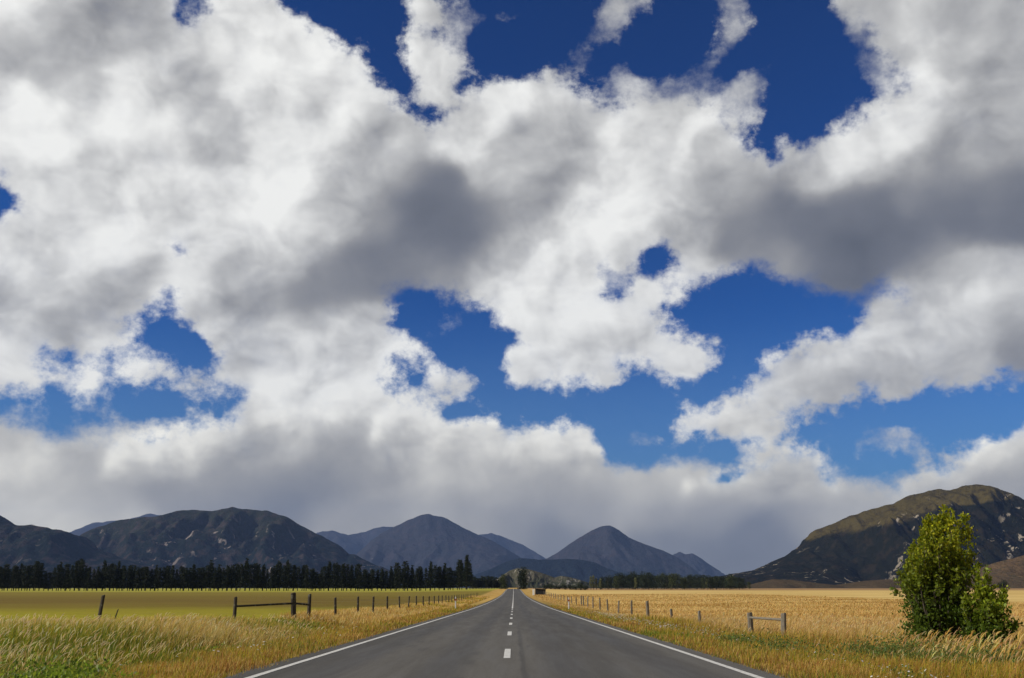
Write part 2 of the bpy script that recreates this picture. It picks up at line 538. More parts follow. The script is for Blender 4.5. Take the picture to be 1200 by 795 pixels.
def new_mat(name):
    m = bpy.data.materials.new(name)
    m.use_nodes = True
    t = NT(m.node_tree)
    b = m.node_tree.nodes['Principled BSDF']
    return m, t, b


def bump(t, b, h, strength=0.5, dist=0.05):
    nd = t.node('ShaderNodeBump')
    nd.inputs['Strength'].default_value = strength
    nd.inputs['Distance'].default_value = dist
    t.put(nd.inputs['Height'], h)
    t.l.new(nd.outputs[0], b.inputs['Normal'])


# ------------------------------------------------------------------ land form
PY = [-300, 0, 90, 130, 180, 240, 318, 400, 500, 600, 1000, 30000]
PZ = [-1.046, -1.046, -1.815, -2.05, -2.24, -2.32, -2.22, -1.75, -1.15, -0.95, -0.95, -1.0]
FZ = [-1.046, -1.046, -1.815, -1.95, -2.0, -2.0, -2.0, -2.0, -2.0, -2.0, -1.9, -1.4]
_ys = np.linspace(-300, 30000, 60601)


def _soft(z):
    v = np.interp(_ys, PY, z)
    for _ in range(3):
        p = np.pad(v, 20, mode='edge')
        c = np.cumsum(np.concatenate([[0], p]))
        v = (c[41:] - c[:-41]) / 41.0
    return v


_road, _field = _soft(PZ), _soft(FZ)
fb_land = Fbm(3)
fb_patch = Fbm(11)
fb_fine = Fbm(23)


def road_z(Y):
    return np.interp(Y, _ys, _road)


def sstep(x, a, b):
    t = np.clip((x - a) / (b - a), 0, 1)
    return t * t * (3 - 2 * t)


RC = -0.12                          # the road's centre line


def ground_z(X, Y):
    X, Y = np.asarray(X, float), np.asarray(Y, float)
    near = road_z(Y)
    far = np.interp(Y, _ys, _field)
    w = sstep(np.abs(X), 12, 60)
    z = near * (1 - w) + far * w
    prof = np.interp(X, [-40, -14, -9.2, -7.2, -5.6, -4.3, -3.9, 3.7, 4.1, 6.0, 8.5, 14, 60],
                     [-0.12, -0.10, -0.06, -0.34, -0.16, -0.045, -0.03, -0.03, -0.05, -0.33, -0.55, -0.58, -0.35])
    prof = prof * (1 - sstep(Y, 120, 420) * 0.8)
    z = z + prof
    off = sstep(np.abs(X - RC), 4.0, 5.5) * (1 - sstep(Y, 150, 500))
    z = z + off * (0.045 * fb_land(X * 0.9, Y * 0.9, 3) + 0.06 * fb_land(X * 0.18 + 5, Y * 0.18, 2))
    return z


# ground material ---------------------------------------------------
def ground_material():
    m, t, b = new_mat("plain_soil_and_grass")
    pos = t.node('ShaderNodeNewGeometry').outputs['Position']
    x, y, z = t.sep(pos)
    # left pasture: broad strips whose colour changes with distance
    wob = t.math('MULTIPLY', t.math('SUBTRACT', t.noise(pos, 0.012, 4.0, 0.55), 0.5), 90.0)
    yy = t.math('ADD', y, wob)
    g_near = (0.34, 0.30, 0.012)
    g_brown = (0.135, 0.080, 0.016)
    g_far = (0.40, 0.38, 0.050)
    a = t.mix(t.ramp01(yy, 48.0, 135.0), g_near, g_brown)
    a = t.mix(t.ramp01(yy, 170.0, 330.0), a, (0.20, 0.145, 0.022))
    left = t.mix(t.ramp01(y, 380.0, 520.0), a, g_far)
    wide = t.vmath('MULTIPLY', pos, (0.25, 1.0, 1.0))
    left = t.mix(t.ramp01(t.noise(wide, 0.10, 5.0, 0.6), 0.40, 0.68, 0.0, 0.30), left, (0.28, 0.20, 0.030))
    left = t.mix(t.ramp01(t.noise(t.vmath('MULTIPLY', pos, (0.5, 1.0, 1.0)), 0.32, 7.0, 0.7), 0.40, 0.62, 0.0, 0.32), left, (0.19, 0.15, 0.014))
    left = t.mix(t.ramp01(t.noise(pos, 1.5, 4.0, 0.65), 0.40, 0.70, 0.0, 0.40), left, (0.16, 0.17, 0.016))
    # right: dry golden grassland
    rn = t.noise(t.vmath('MULTIPLY', pos, (0.16, 1.0, 1.0)), 0.11, 6.0, 0.62)
    right = t.ramp(rn, [(0.30, (0.36, 0.21, 0.060)), (0.44, (0.56, 0.38, 0.12)), (0.58, (0.68, 0.49, 0.18)), (0.75, (0.74, 0.55, 0.23))])
    right = t.mix(t.ramp01(y, 520.0, 900.0), right, (0.33, 0.20, 0.085))
    # verge soil and thatch
    vn = t.noise(pos, 0.9, 6.0, 0.6)
    verge = t.ramp(vn, [(0.32, (0.105, 0.085, 0.022)), (0.46, (0.20, 0.165, 0.035)), (0.60, (0.32, 0.20, 0.060)), (0.75, (0.40, 0.27, 0.11))])
    verge = t.mix(t.ramp01(t.noise(pos, 0.35, 4.0, 0.6), 0.50, 0.62, 0.0, 0.8), verge, (0.13, 0.15, 0.025))
    farv = t.ramp01(y, 60.0, 220.0)
    verge = t.mix(farv, verge, t.mix(t.ramp01(t.noise(t.vmath('MULTIPLY', pos, (1.0, 0.1, 1.0)), 0.6, 4.0, 0.6), 0.35, 0.65), (0.42, 0.25, 0.060), (0.50, 0.33, 0.10)))
    jig = t.math('MULTIPLY', t.math('SUBTRACT', t.noise(pos, 0.5, 4.0, 0.6), 0.5), 2.4)
    xj = t.math('ADD', x, jig)
    c = t.mix(t.ramp01(xj, -10.5, -8.8), left, verge)
    c = t.mix(t.ramp01(xj, 8.0, 11.0), c, right)
    # bare soil and grit beside the seal
    edge = t.ramp01(t.math('ABSOLUTE', t.math('ADD', t.math('SUBTRACT', x, RC), t.math('MULTIPLY', jig, 0.12))), 3.85, 4.35, 1.0, 0.0)
    edge = t.math('MULTIPLY', edge, t.ramp01(y, 150.0, 330.0, 1.0, 0.0))
    c = t.mix(edge, c, t.mix(t.noise(pos, 9.0, 5.0, 0.7), (0.05, 0.045, 0.035), (0.16, 0.14, 0.11)))
    # beyond the plain
    c = t.mix(t.ramp01(y, 1400.0, 2600.0), c, (0.05, 0.052, 0.030))
    t.put(b.inputs['Base Color'], c)
    b.inputs['Roughness'].default_value = 0.95
    b.inputs['Specular IOR Level'].default_value = 0.1
    bump(t, b, t.noise(pos, 2.2, 6.0, 0.65), 0.8, 0.12)
    return m


def build_ground():
    xs = np.concatenate([-np.geomspace(15000, 41, 70), np.linspace(-40, -10.2, 70), np.linspace(-10, 10, 120), np.linspace(10.2, 40, 70), np.geomspace(41, 15000, 70)])
    ys = np.concatenate([np.linspace(-300, 6, 30), np.linspace(6.4, 60, 150), np.geomspace(60.6, 620, 150), np.geomspace(640, 27500, 60)])
    X, Y = np.meshgrid(xs, ys)
    Z = ground_z(X, Y)
    o = mesh_np('ground', np.stack([X, Y, Z], -1).reshape(-1, 3), grid_faces(len(ys), len(xs)), ground_material(), smooth=True)
    return tag(o, kind='structure')


build_ground()


# road ---------------------------------------------------------------
def road_material():
    m, t, b = new_mat("chip_seal")
    pos = t.node('ShaderNodeNewGeometry').outputs['Position']
    x, y, z = t.sep(pos)
    fine = t.noise(pos, 75.0, 3.0, 0.7)
    mid = t.noise(t.vmath('MULTIPLY', pos, (1.0, 0.07, 1.0)), 3.0, 6.0, 0.65)
    along = t.noise(t.vmath('MULTIPLY', pos, (1.0, 0.015, 1.0)), 1.1, 5.0, 0.6)
    blot = t.noise(t.vmath('MULTIPLY', pos, (1.0, 0.035, 1.0)), 0.5, 4.0, 0.55)
    base = t.ramp(along, [(0.25, (0.048, 0.044, 0.037)), (0.5, (0.072, 0.066, 0.055)), (0.75, (0.104, 0.096, 0.080))])
    base = t.mix(t.ramp01(blot, 0.42, 0.66, 0.0, 0.55), base, (0.120, 0.110, 0.092))
    base = t.mix(t.ramp01(mid, 0.5, 0.75, 0.0, 0.35), base, (0.060, 0.056, 0.050))
    # wheel paths, a little bitumen-rich
    lane = t.math('ABSOLUTE', t.math('SUBTRACT', t.math('ABSOLUTE', t.math('SUBTRACT', x, RC)), 1.75))
    wheel = t.math('ABSOLUTE', t.math('SUBTRACT', lane, 0.80))
    wp = t.math('MULTIPLY', t.ramp01(wheel, 0.10, 0.50, 1.0, 0.0), t.ramp01(along, 0.2, 0.6, 0.25, 0.75))
    base = t.mix(wp, base, (0.060, 0.057, 0.053))
    grit = t.ramp(fine, [(0.32, (0.22, 0.22, 0.22)), (0.5, (0.95, 0.95, 0.95)), (0.72, (1.75, 1.7, 1.6))])
    base = t.mix(0.8, base, grit, 'MULTIPLY')
    # bitumen bleeding along the lane joint, and squarish repairs of newer seal
    joint = t.ramp01(t.math('ABSOLUTE', t.math('ADD', t.math('SUBTRACT', x, RC + 0.28), t.math('MULTIPLY', t.math('SUBTRACT', mid, 0.5), 0.25))), 0.02, 0.07, 1.0, 0.0)
    base = t.mix(t.math('MULTIPLY', joint, t.ramp01(blot, 0.40, 0.55, 0.05, 0.45)), base, (0.032, 0.030, 0.028))
    cell = t.node('ShaderNodeTexVoronoi', feature='F1', distance='CHEBYCHEV')
    t.put(cell.inputs['Vector'], t.vmath('MULTIPLY', pos, (0.55, 0.10, 0.0)))
    pick_ = t.sep(cell.outputs['Color'])[0]
    rep = t.math('MULTIPLY', t.math('GREATER_THAN', pick_, 0.86), t.math('LESS_THAN', cell.outputs['Distance'], 0.26))
    base = t.mix(t.math('MULTIPLY', rep, 0.45), base, (0.048, 0.045, 0.040))
    # cracks and old seams
    vor = t.node('ShaderNodeTexVoronoi', feature='DISTANCE_TO_EDGE')
    t.put(vor.inputs['Vector'], t.vmath('MULTIPLY_ADD', t.noise(pos, 2.0, 3.0, 0.6, color=True), (0.7, 0.7, 0.0), t.vmath('MULTIPLY', pos, (0.45, 0.12, 0.0))))
    crack = t.ramp01(vor.outputs['Distance'], 0.0, 0.006, 1.0, 0.0)
    base = t.mix(t.math('MULTIPLY', crack, t.ramp01(mid, 0.45, 0.55)), base, (0.025, 0.024, 0.022))
    t.put(b.inputs['Base Color'], base)
    t.put(b.inputs['Roughness'], t.ramp01(mid, 0.3, 0.7, 0.60, 0.78))
    b.inputs['Specular IOR Level'].default_value = 0.3
    bump(t, b, fine, 0.5, 0.004)
    return m


def paint_material():
    m, t, b = new_mat("road_paint")
    pos = t.node('ShaderNodeNewGeometry').outputs['Position']
    wear = t.noise(pos, 22.0, 6.0, 0.7)
    c = t.ramp(wear, [(0.30, (0.16, 0.155, 0.145)), (0.42, (0.50, 0.49, 0.46)), (0.60, (0.66, 0.65, 0.61))])
    t.put(b.inputs['Base Color'], c)
    b.inputs['Roughness'].default_value = 0.7
    return m


def strip(x0, x1, ys, dz, jag=0.0, seed=1):
    f = Fbm(seed)
    ys = np.asarray(ys)
    a = x0 + jag * f(ys * 0.8, ys * 0 + 0.5, 4)
    c = x1 + jag * f(ys * 0.8, ys * 0 + 7.5, 4)
    n = 2 if jag == 0 else 2
    X = np.stack([a, c], 1)
    Y = np.stack([ys, ys], 1)
    Z = road_z(Y) + dz
    return np.stack([X, Y, Z], -1).reshape(-1, 3), grid_faces(len(ys), n)


def build_road():
    ys = np.concatenate([np.linspace(-120, 60, 500), np.geomspace(60.5, 640, 200)])
    v, f = strip(RC - 3.74, RC + 3.72, ys, 0.0, 0.07, 5)
    tag(mesh_np('road', v, f, road_material()), kind='structure')
    paint = paint_material()
    V, Fc, n = [], [], 0
    for a, c in ((RC - 3.44, RC - 3.33), (RC + 3.33, RC + 3.44)):
        v, f = strip(a, c, ys, 0.005, 0.008, 9)
        V.append(v); Fc.append(f + n); n += len(v)
    y0 = 17.75 - 40.4
    while y0 < 80:
        v, f = strip(RC - 0.06, RC + 0.06, np.linspace(y0, y0 + 3.05, 8), 0.005, 0.004, 12)
        V.append(v); Fc.append(f + n); n += len(v)
        y0 += 10.1
    v, f = strip(RC - 0.06, RC + 0.06, np.linspace(87, 640, 300), 0.005, 0.004, 13)
    V.append(v); Fc.append(f + n); n += len(v)
    tag(mesh_np('road_markings', np.concatenate(V), np.concatenate(Fc), paint), kind='structure')


build_road()


# ------------------------------------------------------------------ mountains
def rock_material(name, low, mid, high, pale, scale, pale_at=0.64, bush_shade_line=None):
    m, t, b = new_mat(name)
    geo = t.node('ShaderNodeNewGeometry')
    pos = geo.outputs['Position']
    x, y, z = t.sep(pos)
    p = t.vmath('SCALE', pos, scale=scale)
    n1 = t.noise(p, 1.3, 6.0, 0.6)
    n2 = t.noise(p, 6.0, 6.0, 0.65)
    nz = t.math('ADD', z, t.math('MULTIPLY', t.math('SUBTRACT', n1, 0.5), bush_shade_line[2] if bush_shade_line else 500.0))
    lo, hi = (bush_shade_line[0], bush_shade_line[1]) if bush_shade_line else (80.0, 420.0)
    if bush_shade_line and len(bush_shade_line) > 3:  # tilts the edge of the cloud shadow painted on the right hill
        nz = t.math('SUBTRACT', nz, t.math('MULTIPLY', t.math('SUBTRACT', x, 1560.0), bush_shade_line[3]))
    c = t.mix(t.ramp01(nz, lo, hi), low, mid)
    c = t.mix(t.ramp01(n2, 0.46, 0.66, 0.0, 0.75), c, high)
    # gullies of scree and slips running downhill
    streak = t.noise(t.vmath('MULTIPLY', p, (5.0, 5.0, 1.4)), 1.6, 6.0, 0.6, 0.6)
    patch = t.ramp01(t.noise(p, 0.9, 3.0, 0.5), 0.46, 0.62)
    s = t.math('MULTIPLY', t.ramp01(streak, pale_at, pale_at + 0.05), patch)
    c = t.mix(s, c, pale)
    t.put(b.inputs['Base Color'], c)
    b.inputs['Roughness'].default_value = 1.0
    b.inputs['Specular IOR Level'].default_value = 0.0
    bump(t, b, t.noise(p, 9.0, 8.0, 0.65), 1.0, 0.10 / scale * 0.8)
    return m


def mountain(name, D, line, mat, seed, run=1.9, rough=1.0, step=2.2, kind='structure', base=-40.0, back=1.6):
    """a range whose crest follows line (chart points) at distance D; foot slopes towards and away from us"""
    line = np.array(line, float)
    pxs = np.arange(line[0, 0], line[-1, 0] + 0.1, step)
    pys = np.interp(pxs, line[:, 0], line[:, 1])
    fb = Fbm(seed)
    m_px = D / 1172.7
    u = pxs * m_px
    tx = np.array([ray(a, c)[0] for a, c in zip(pxs, pys)])
    tz = np.array([ray(a, c)[1] for a, c in zip(pxs, pys)])
    Hm = tz.max() * D
    L = max(Hm, 1.0)
    wig = 0.5 * L * fb(u / (1.6 * L), u * 0 + 3.3, 3)
    Yr = D + wig
    Xr = tx * Yr
    Zr = tz * Yr + 0.012 * L * rough * fb(u / (0.07 * L), u * 0 + 1.1, 3)
    ts = np.concatenate([-np.linspace(1, 0.04, 26) ** 1.2, [0.0], np.linspace(0.02, 1, 62)])
    T, I = np.meshgrid(ts, np.arange(len(pxs)), indexing='ij')
    Xc, Yc, Zc = Xr[I], Yr[I], Zr[I]
    front = T > 0
    a = np.abs(T)
    reach = np.where(front, run * L * (0.75 + 0.5 * fb(Xc / (1.1 * L), Yc * 0 + 8.8, 2)), back * L)
    Y = Yc - T * reach
    warp = 0.25 * L * fb(Xc / (0.9 * L), Y / (0.9 * L), 3)
    rid = fb((Xc + warp) / (0.62 * L), (Y) / (1.5 * L) + 40, 5, 0.52, ridged=True)
    rid2 = fb((Xc + 2 * warp) / (0.22 * L), Y / (0.4 * L) + 20, 5, 0.55, ridged=True)
    g = (1 - a) ** 1.18
    body = a * (1 - a) * 4
    zz = Zc * g
    zz = zz * (1 + 0.55 * (rid - 0.25) * np.minimum(a * 3.0, 1) * rough)
    zz = zz + body * 0.12 * L * rid2 * rough * np.clip(Zc / L, 0.15, 1)
    lim = (Zc / Yc) * Y * (1 - 0.25 * a)      # never above our line of sight to the crest
    zz = np.where(front, np.minimum(zz, lim), zz)
    zz = zz + base * a ** 4 * 1.0
    X = Xc
    V = np.stack([X, Y, zz], -1).reshape(-1, 3)
    o = mesh_np(name, V, grid_faces(len(ts), len(pxs))[:, ::-1], mat, smooth=True)
    return tag(o, kind=kind)


def build_mountains():
    blue = rock_material('far_range', (0.018, 0.026, 0.032), (0.036, 0.036, 0.042), (0.055, 0.046, 0.052), (0.16, 0.15, 0.15), 0.0010, 0.66)
    leftm = rock_material('bush_and_tussock', (0.009, 0.015, 0.016), (0.026, 0.030, 0.020), (0.062, 0.046, 0.044), (0.26, 0.22, 0.20), 0.0019, 0.60, (150.0, 560.0, 420.0))
    mid = rock_material('dark_foothill', (0.007, 0.012, 0.018), (0.010, 0.016, 0.020), (0.018, 0.022, 0.024), (0.12, 0.11, 0.10), 0.002, 0.7)
    rightm = rock_material('tussock_painted_shadow', (0.010, 0.011, 0.006), (0.085, 0.066, 0.022), (0.030, 0.022, 0.012), (0.42, 0.36, 0.28), 0.0030, 0.59, (248.0, 266.0, 120.0, 0.20))  # dark low colour paints a cloud shadow on the lower face, tussock above
    knoll = rock_material('rocky_knoll', (0.045, 0.05, 0.03), (0.09, 0.085, 0.055), (0.12, 0.10, 0.08), (0.42, 0.39, 0.34), 0.012, 0.55, (5.0, 40.0, 30.0))
    fan = rock_material('brown_fan', (0.085, 0.060, 0.032), (0.13, 0.085, 0.045), (0.065, 0.055, 0.03), (0.20, 0.15, 0.09), 0.006, 0.68, (5.0, 60.0, 40.0))
    mountain('mountains', 23500, [(-80, 640), (60, 636), (85, 622), (110, 613), (150, 609), (175, 602), (190, 604), (205, 610), (240, 625), (300, 640)], blue, 31, step=4)
    mountain('mountains', 23500, [(330, 660), (352, 635), (372, 624), (390, 622), (400, 625), (408, 627), (426, 624), (440, 619), (450, 617), (462, 618), (490, 630), (540, 636), (560, 627), (575, 625), (592, 630), (612, 638), (640, 655), (660, 668)], blue, 32, step=3)
    mountain('mountains', 6500, [(-190, 560), (-120, 575), (-60, 588), (-20, 598), (0, 604), (9, 609), (18, 616), (38, 615), (59, 619), (80, 623), (103, 640), (133, 651), (163, 660), (183, 667), (215, 676), (250, 684)], leftm, 33, run=2.4)
    mountain('mountains', 8000, [(20, 680), (60, 655), (80, 636), (103, 622), (140, 610), (162, 607), (192, 604), (207, 599), (228, 597), (248, 599), (262, 596), (272, 594.5), (284, 597), (296, 597), (313, 599), (337, 606), (353, 616), (371, 625), (389, 635), (401, 642), (410, 650), (415, 649), (425, 655), (440, 662), (470, 673), (505, 684)], leftm, 34, run=2.2)
    mountain('mountains', 16500, [(370, 684), (400, 664), (420, 648), (432, 636), (450, 623), (468, 615), (480, 609), (493, 604), (503, 602), (509, 604.5), (519, 606), (529, 611), (545, 620), (561, 627), (577, 634), (593, 643), (609, 653), (621, 657), (650, 668), (690, 680)], blue, 35, run=2.2, rough=0.6)
    mountain('mountains', 15000, [(600, 672), (638, 656), (650, 650), (664, 640), (681, 629), (693, 622), (705, 617), (715, 616), (725, 621), (737, 630), (753, 637), (767, 642), (781, 647), (793, 653), (807, 662), (820, 673), (840, 682)], blue, 36, run=2.2, rough=0.6)
    mountain('mountains', 19000, [(740, 680), (770, 660), (791, 649), (797, 647), (803, 650), (811, 648.5), (821, 654), (831, 661.5), (840, 667), (850, 674), (870, 683)], blue, 37)
    mountain('hills', 10500, [(520, 684), (550, 676), (575, 667), (592, 659), (609, 654), (622, 655), (631, 656), (645, 656), (664, 655), (680, 656), (697, 659), (713, 667), (729, 672), (773, 675), (820, 682), (850, 686)], mid, 38, rough=0.6)
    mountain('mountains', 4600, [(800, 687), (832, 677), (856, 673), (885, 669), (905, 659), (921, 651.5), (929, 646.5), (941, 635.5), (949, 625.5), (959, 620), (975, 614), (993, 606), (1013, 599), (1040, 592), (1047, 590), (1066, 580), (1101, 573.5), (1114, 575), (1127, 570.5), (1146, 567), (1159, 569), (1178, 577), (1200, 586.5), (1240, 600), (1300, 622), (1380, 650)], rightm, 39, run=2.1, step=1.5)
    mountain('hills', 2600, [(570, 688), (580, 680), (588, 675), (597, 669), (606, 666), (618, 667), (626, 669), (636, 672), (650, 677), (658, 675), (670, 677), (690, 683), (712, 688)], knoll, 40, step=0.8)
    mountain('hills', 2900, [(850, 689), (876, 686), (905, 679), (929, 680), (953, 683), (977, 686), (1013, 681), (1040, 679), (1075, 679), (1104, 677), (1143, 668), (1165, 660), (1200, 651), (1240, 646), (1320, 652), (1400, 665)], fan, 41, step=1.5, rough=0.5, run=4.0)


build_mountains()


def build_haze():
    m = bpy.data.materials.new('rain_haze')
    m.use_nodes = True
    t = NT(m.node_tree)
    m.node_tree.nodes.remove(m.node_tree.nodes['Principled BSDF'])
    out = m.node_tree.nodes['Material Output']
    pv = t.node('ShaderNodeVolumePrincipled')
    pv.inputs['Color'].default_value = (0.22, 0.34, 0.66, 1)
    pv.inputs['Density'].default_value = 2.9e-5
    t.l.new(pv.outputs[0], out.inputs['Volume'])
    bm = bmesh.new()
    bmesh.ops.create_cube(bm, size=1.0)
    for v in bm.verts:
        v.co = Vector((v.co.x * 40000, 13500 + v.co.y * 30000, v.co.z * 2500 + 1250 - 260))
    tag(mesh_bm('haze', bm, m), kind='stuff')


build_haze()


# ------------------------------------------------------------------ grasses
def leaf_material(name, trans=0.35, rough=0.6, tint=(1, 1, 1)):
    m, t, b = new_mat(name)
    col = t.node('ShaderNodeAttribute', attribute_name='tint').outputs['Color']
    col = t.mix(1.0, col, tint, 'MULTIPLY')
    t.put(b.inputs['Base Color'], col)
    b.inputs['Roughness'].default_value = rough
    b.inputs['Specular IOR Level'].default_value = 0.25
    tr = t.node('ShaderNodeBsdfTranslucent')
    t.put(tr.inputs['Color'], col)
    mx = t.node('ShaderNodeMixShader')
    mx.inputs[0].default_value = trans
    t.l.new(b.outputs[0], mx.inputs[1])
    t.l.new(tr.outputs[0], mx.inputs[2])
    t.l.new(mx.outputs[0], m.node_tree.nodes['Material Output'].inputs['Surface'])
    return m


GRASS = leaf_material('grass_blade', 0.48)


def blades(X, Y, h, w, bend, col_root, col_tip, lean=(0.25, 0.0), spread=0.35):
    """ribbons with four levels; returns verts, faces, colours"""
    n = len(X)
    Z = ground_z(X, Y) - 0.01
    turn = rng.uniform(0, 2 * math.pi, n)
    fx, fy = np.cos(turn), np.sin(turn)
    dx = lean[0] + spread * rng.normal(0, 1, n)
    dy = lean[1] + spread * rng.normal(0, 1, n)
    lv = np.array([0.0, 0.4, 0.75, 1.0])
    wd = np.array([1.0, 0.85, 0.55, 0.10])
    V = np.zeros((n, 4, 2, 3), np.float32)
    C = np.zeros((n, 4, 2, 3), np.float32)
    for k in range(4):
        q = lv[k]
        s = bend * q * q + 0.25 * q
        cx, cy_ = X + dx * h * s, Y + dy * h * s
        cz = Z + h * q * (1 - 0.18 * bend * q)
        for j, sg in ((0, -1), (1, 1)):
            V[:, k, j, 0] = cx + sg * fx * w * 0.5 * wd[k]
            V[:, k, j, 1] = cy_ + sg * fy * w * 0.5 * wd[k]
            V[:, k, j, 2] = cz
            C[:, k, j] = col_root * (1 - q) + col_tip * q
    base = np.arange(n)[:, None, None] * 8
    quad = np.array([[0, 1, 3, 2], [2, 3, 5, 4], [4, 5, 7, 6]])
    Fc = (base + quad[None]).reshape(-1, 4)
    top = np.stack([X + dx * h * (bend + 0.25), Y + dy * h * (bend + 0.25), Z + h * (1 - 0.18 * bend)], 1)
    d = np.stack([dx, dy, np.full(n, 0.9)], 1)
    return V.reshape(-1, 3), Fc, C.reshape(-1, 3), top, d


def plumes(top, d, L, w, col):
    """feathery seed heads on the stalk tips: two crossed spindles with a nodding tip"""
    n = len(top)
    d = d / np.linalg.norm(d, axis=1, keepdims=True)
    side = np.cross(d, rng.normal(0, 1, (n, 3)))
    side /= np.linalg.norm(side, axis=1, keepdims=True)
    other = np.cross(d, side)
    V = np.zeros((n, 2, 4, 2, 3), np.float32)
    C = np.zeros((n, 2, 4, 2, 3), np.float32)
    wd = [0.25, 1.0, 0.75, 0.08]
    pos = [-0.1, 0.30, 0.68, 1.0]
    droop = [0, 0.01, 0.08, 0.24]
    for a, sd in ((0, side), (1, other)):
        for k in range(4):
            c = top + d * (L * pos[k])[:, None]
            c[:, 2] -= L * droop[k]
            c[:, 0] += L * droop[k] * 0.9
            for j, sg in ((0, -1), (1, 1)):
                V[:, a, k, j] = c + sd * (sg * w * 0.5 * wd[k])[:, None]
                C[:, a, k, j] = col
    base = np.arange(n * 2)[:, None, None] * 8
    quad = np.array([[0, 1, 3, 2], [2, 3, 5, 4], [4, 5, 7, 6]])
    return V.reshape(-1, 3), (base + quad[None]).reshape(-1, 4), C.reshape(-1, 3)


def join(parts):
    V, Fc, C, n = [], [], [], 0
    for v, f, c in parts:
        V.append(v); Fc.append(f + n); C.append(c); n += len(v)
    return np.concatenate(V), np.concatenate(Fc), np.concatenate(C)


def scatter(n, x0, x1, y0, y1, power=1.6):
    """n points, closer together near the camera"""
    u = rng.uniform(0, 1, n)
    p = 1 - power
    Y = (y0 ** p + u * (y1 ** p - y0 ** p)) ** (1 / p)
    X = rng.uniform(x0, x1, n)
    keep = np.abs(X) < 0.66 * Y + 1.0
    return X[keep], Y[keep]


def pick(pal, n, jitter=0.12):
    pal = np.array(pal)
    c = pal[rng.integers(0, len(pal), n)]
    return np.clip(c * (1 + jitter * rng.normal(0, 1, (n, 1))) * (1 + 0.05 * rng.normal(0, 1, (n, 3))), 0.004, 0.85)


STRAW = [(0.74, 0.52, 0.16), (0.66, 0.43, 0.11), (0.82, 0.63, 0.27), (0.60, 0.35, 0.08)]
RUST = [(0.46, 0.21, 0.05), (0.54, 0.28, 0.06), (0.36, 0.18, 0.06)]
OLIVE = [(0.36, 0.30, 0.020), (0.46, 0.38, 0.022), (0.22, 0.22, 0.018), (0.56, 0.42, 0.028)]
GREEN = [(0.12, 0.20, 0.025), (0.16, 0.26, 0.035), (0.09, 0.15, 0.02), (0.22, 0.31, 0.04)]


def mixed(n, X, Y, sets, freq=0.35, seed=0.0):
    """colours that change in patches: sets = [(palette, level)] by patch noise"""
    v = fb_patch(X * freq + seed, Y * freq * 0.7 + seed, 3) + 0.22 * rng.normal(0, 1, n)
    out = np.zeros((n, 3))
    lo = -9.0
    for pal, hi in sets:
        k = (v >= lo) & (v < hi)
        out[k] = pick(pal, int(k.sum()))
        lo = hi
    return out


def verge_grass():
    parts = []
    # short mown strip either side
    for x0, x1, n in ((-8.6, -3.70, 95000), (3.55, 8.2, 95000)):
        X, Y = scatter(n, x0, x1, 10.5, 110)
        e = np.abs(X - RC)
        grow = np.clip((e - 3.62 - 0.22 * fb_fine(X * 0 + 2, Y * 1.7, 3)) / 0.8, 0, 1)
        keep = rng.uniform(0, 1, len(X)) < grow ** 0.6
        X, Y, e, grow = X[keep], Y[keep], e[keep], grow[keep]
        k = len(X)
        tuft = fb_fine(X * 1.3, Y * 1.3, 3)
        h = (0.06 + 0.15 * grow * np.clip(0.6 + tuft, 0.15, 1.6)) * rng.uniform(0.6, 1.4, k)
        w = np.maximum(0.006, Y / 1172 * 0.75)
        c = mixed(k, X, Y, [(RUST + STRAW[:2], -0.15), (OLIVE, 0.08), (STRAW[:2] + RUST, 0.34), (GREEN + OLIVE, 9)], 0.45)
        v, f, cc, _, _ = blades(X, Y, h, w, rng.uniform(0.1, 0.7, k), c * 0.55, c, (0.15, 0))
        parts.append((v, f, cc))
    o = mesh_np('verge_grass', *join(parts)[:2], GRASS, col=join(parts)[2])
    tag(o, 'short olive and rust coloured mown grass along both edges of the road', 'grass', kind='stuff')


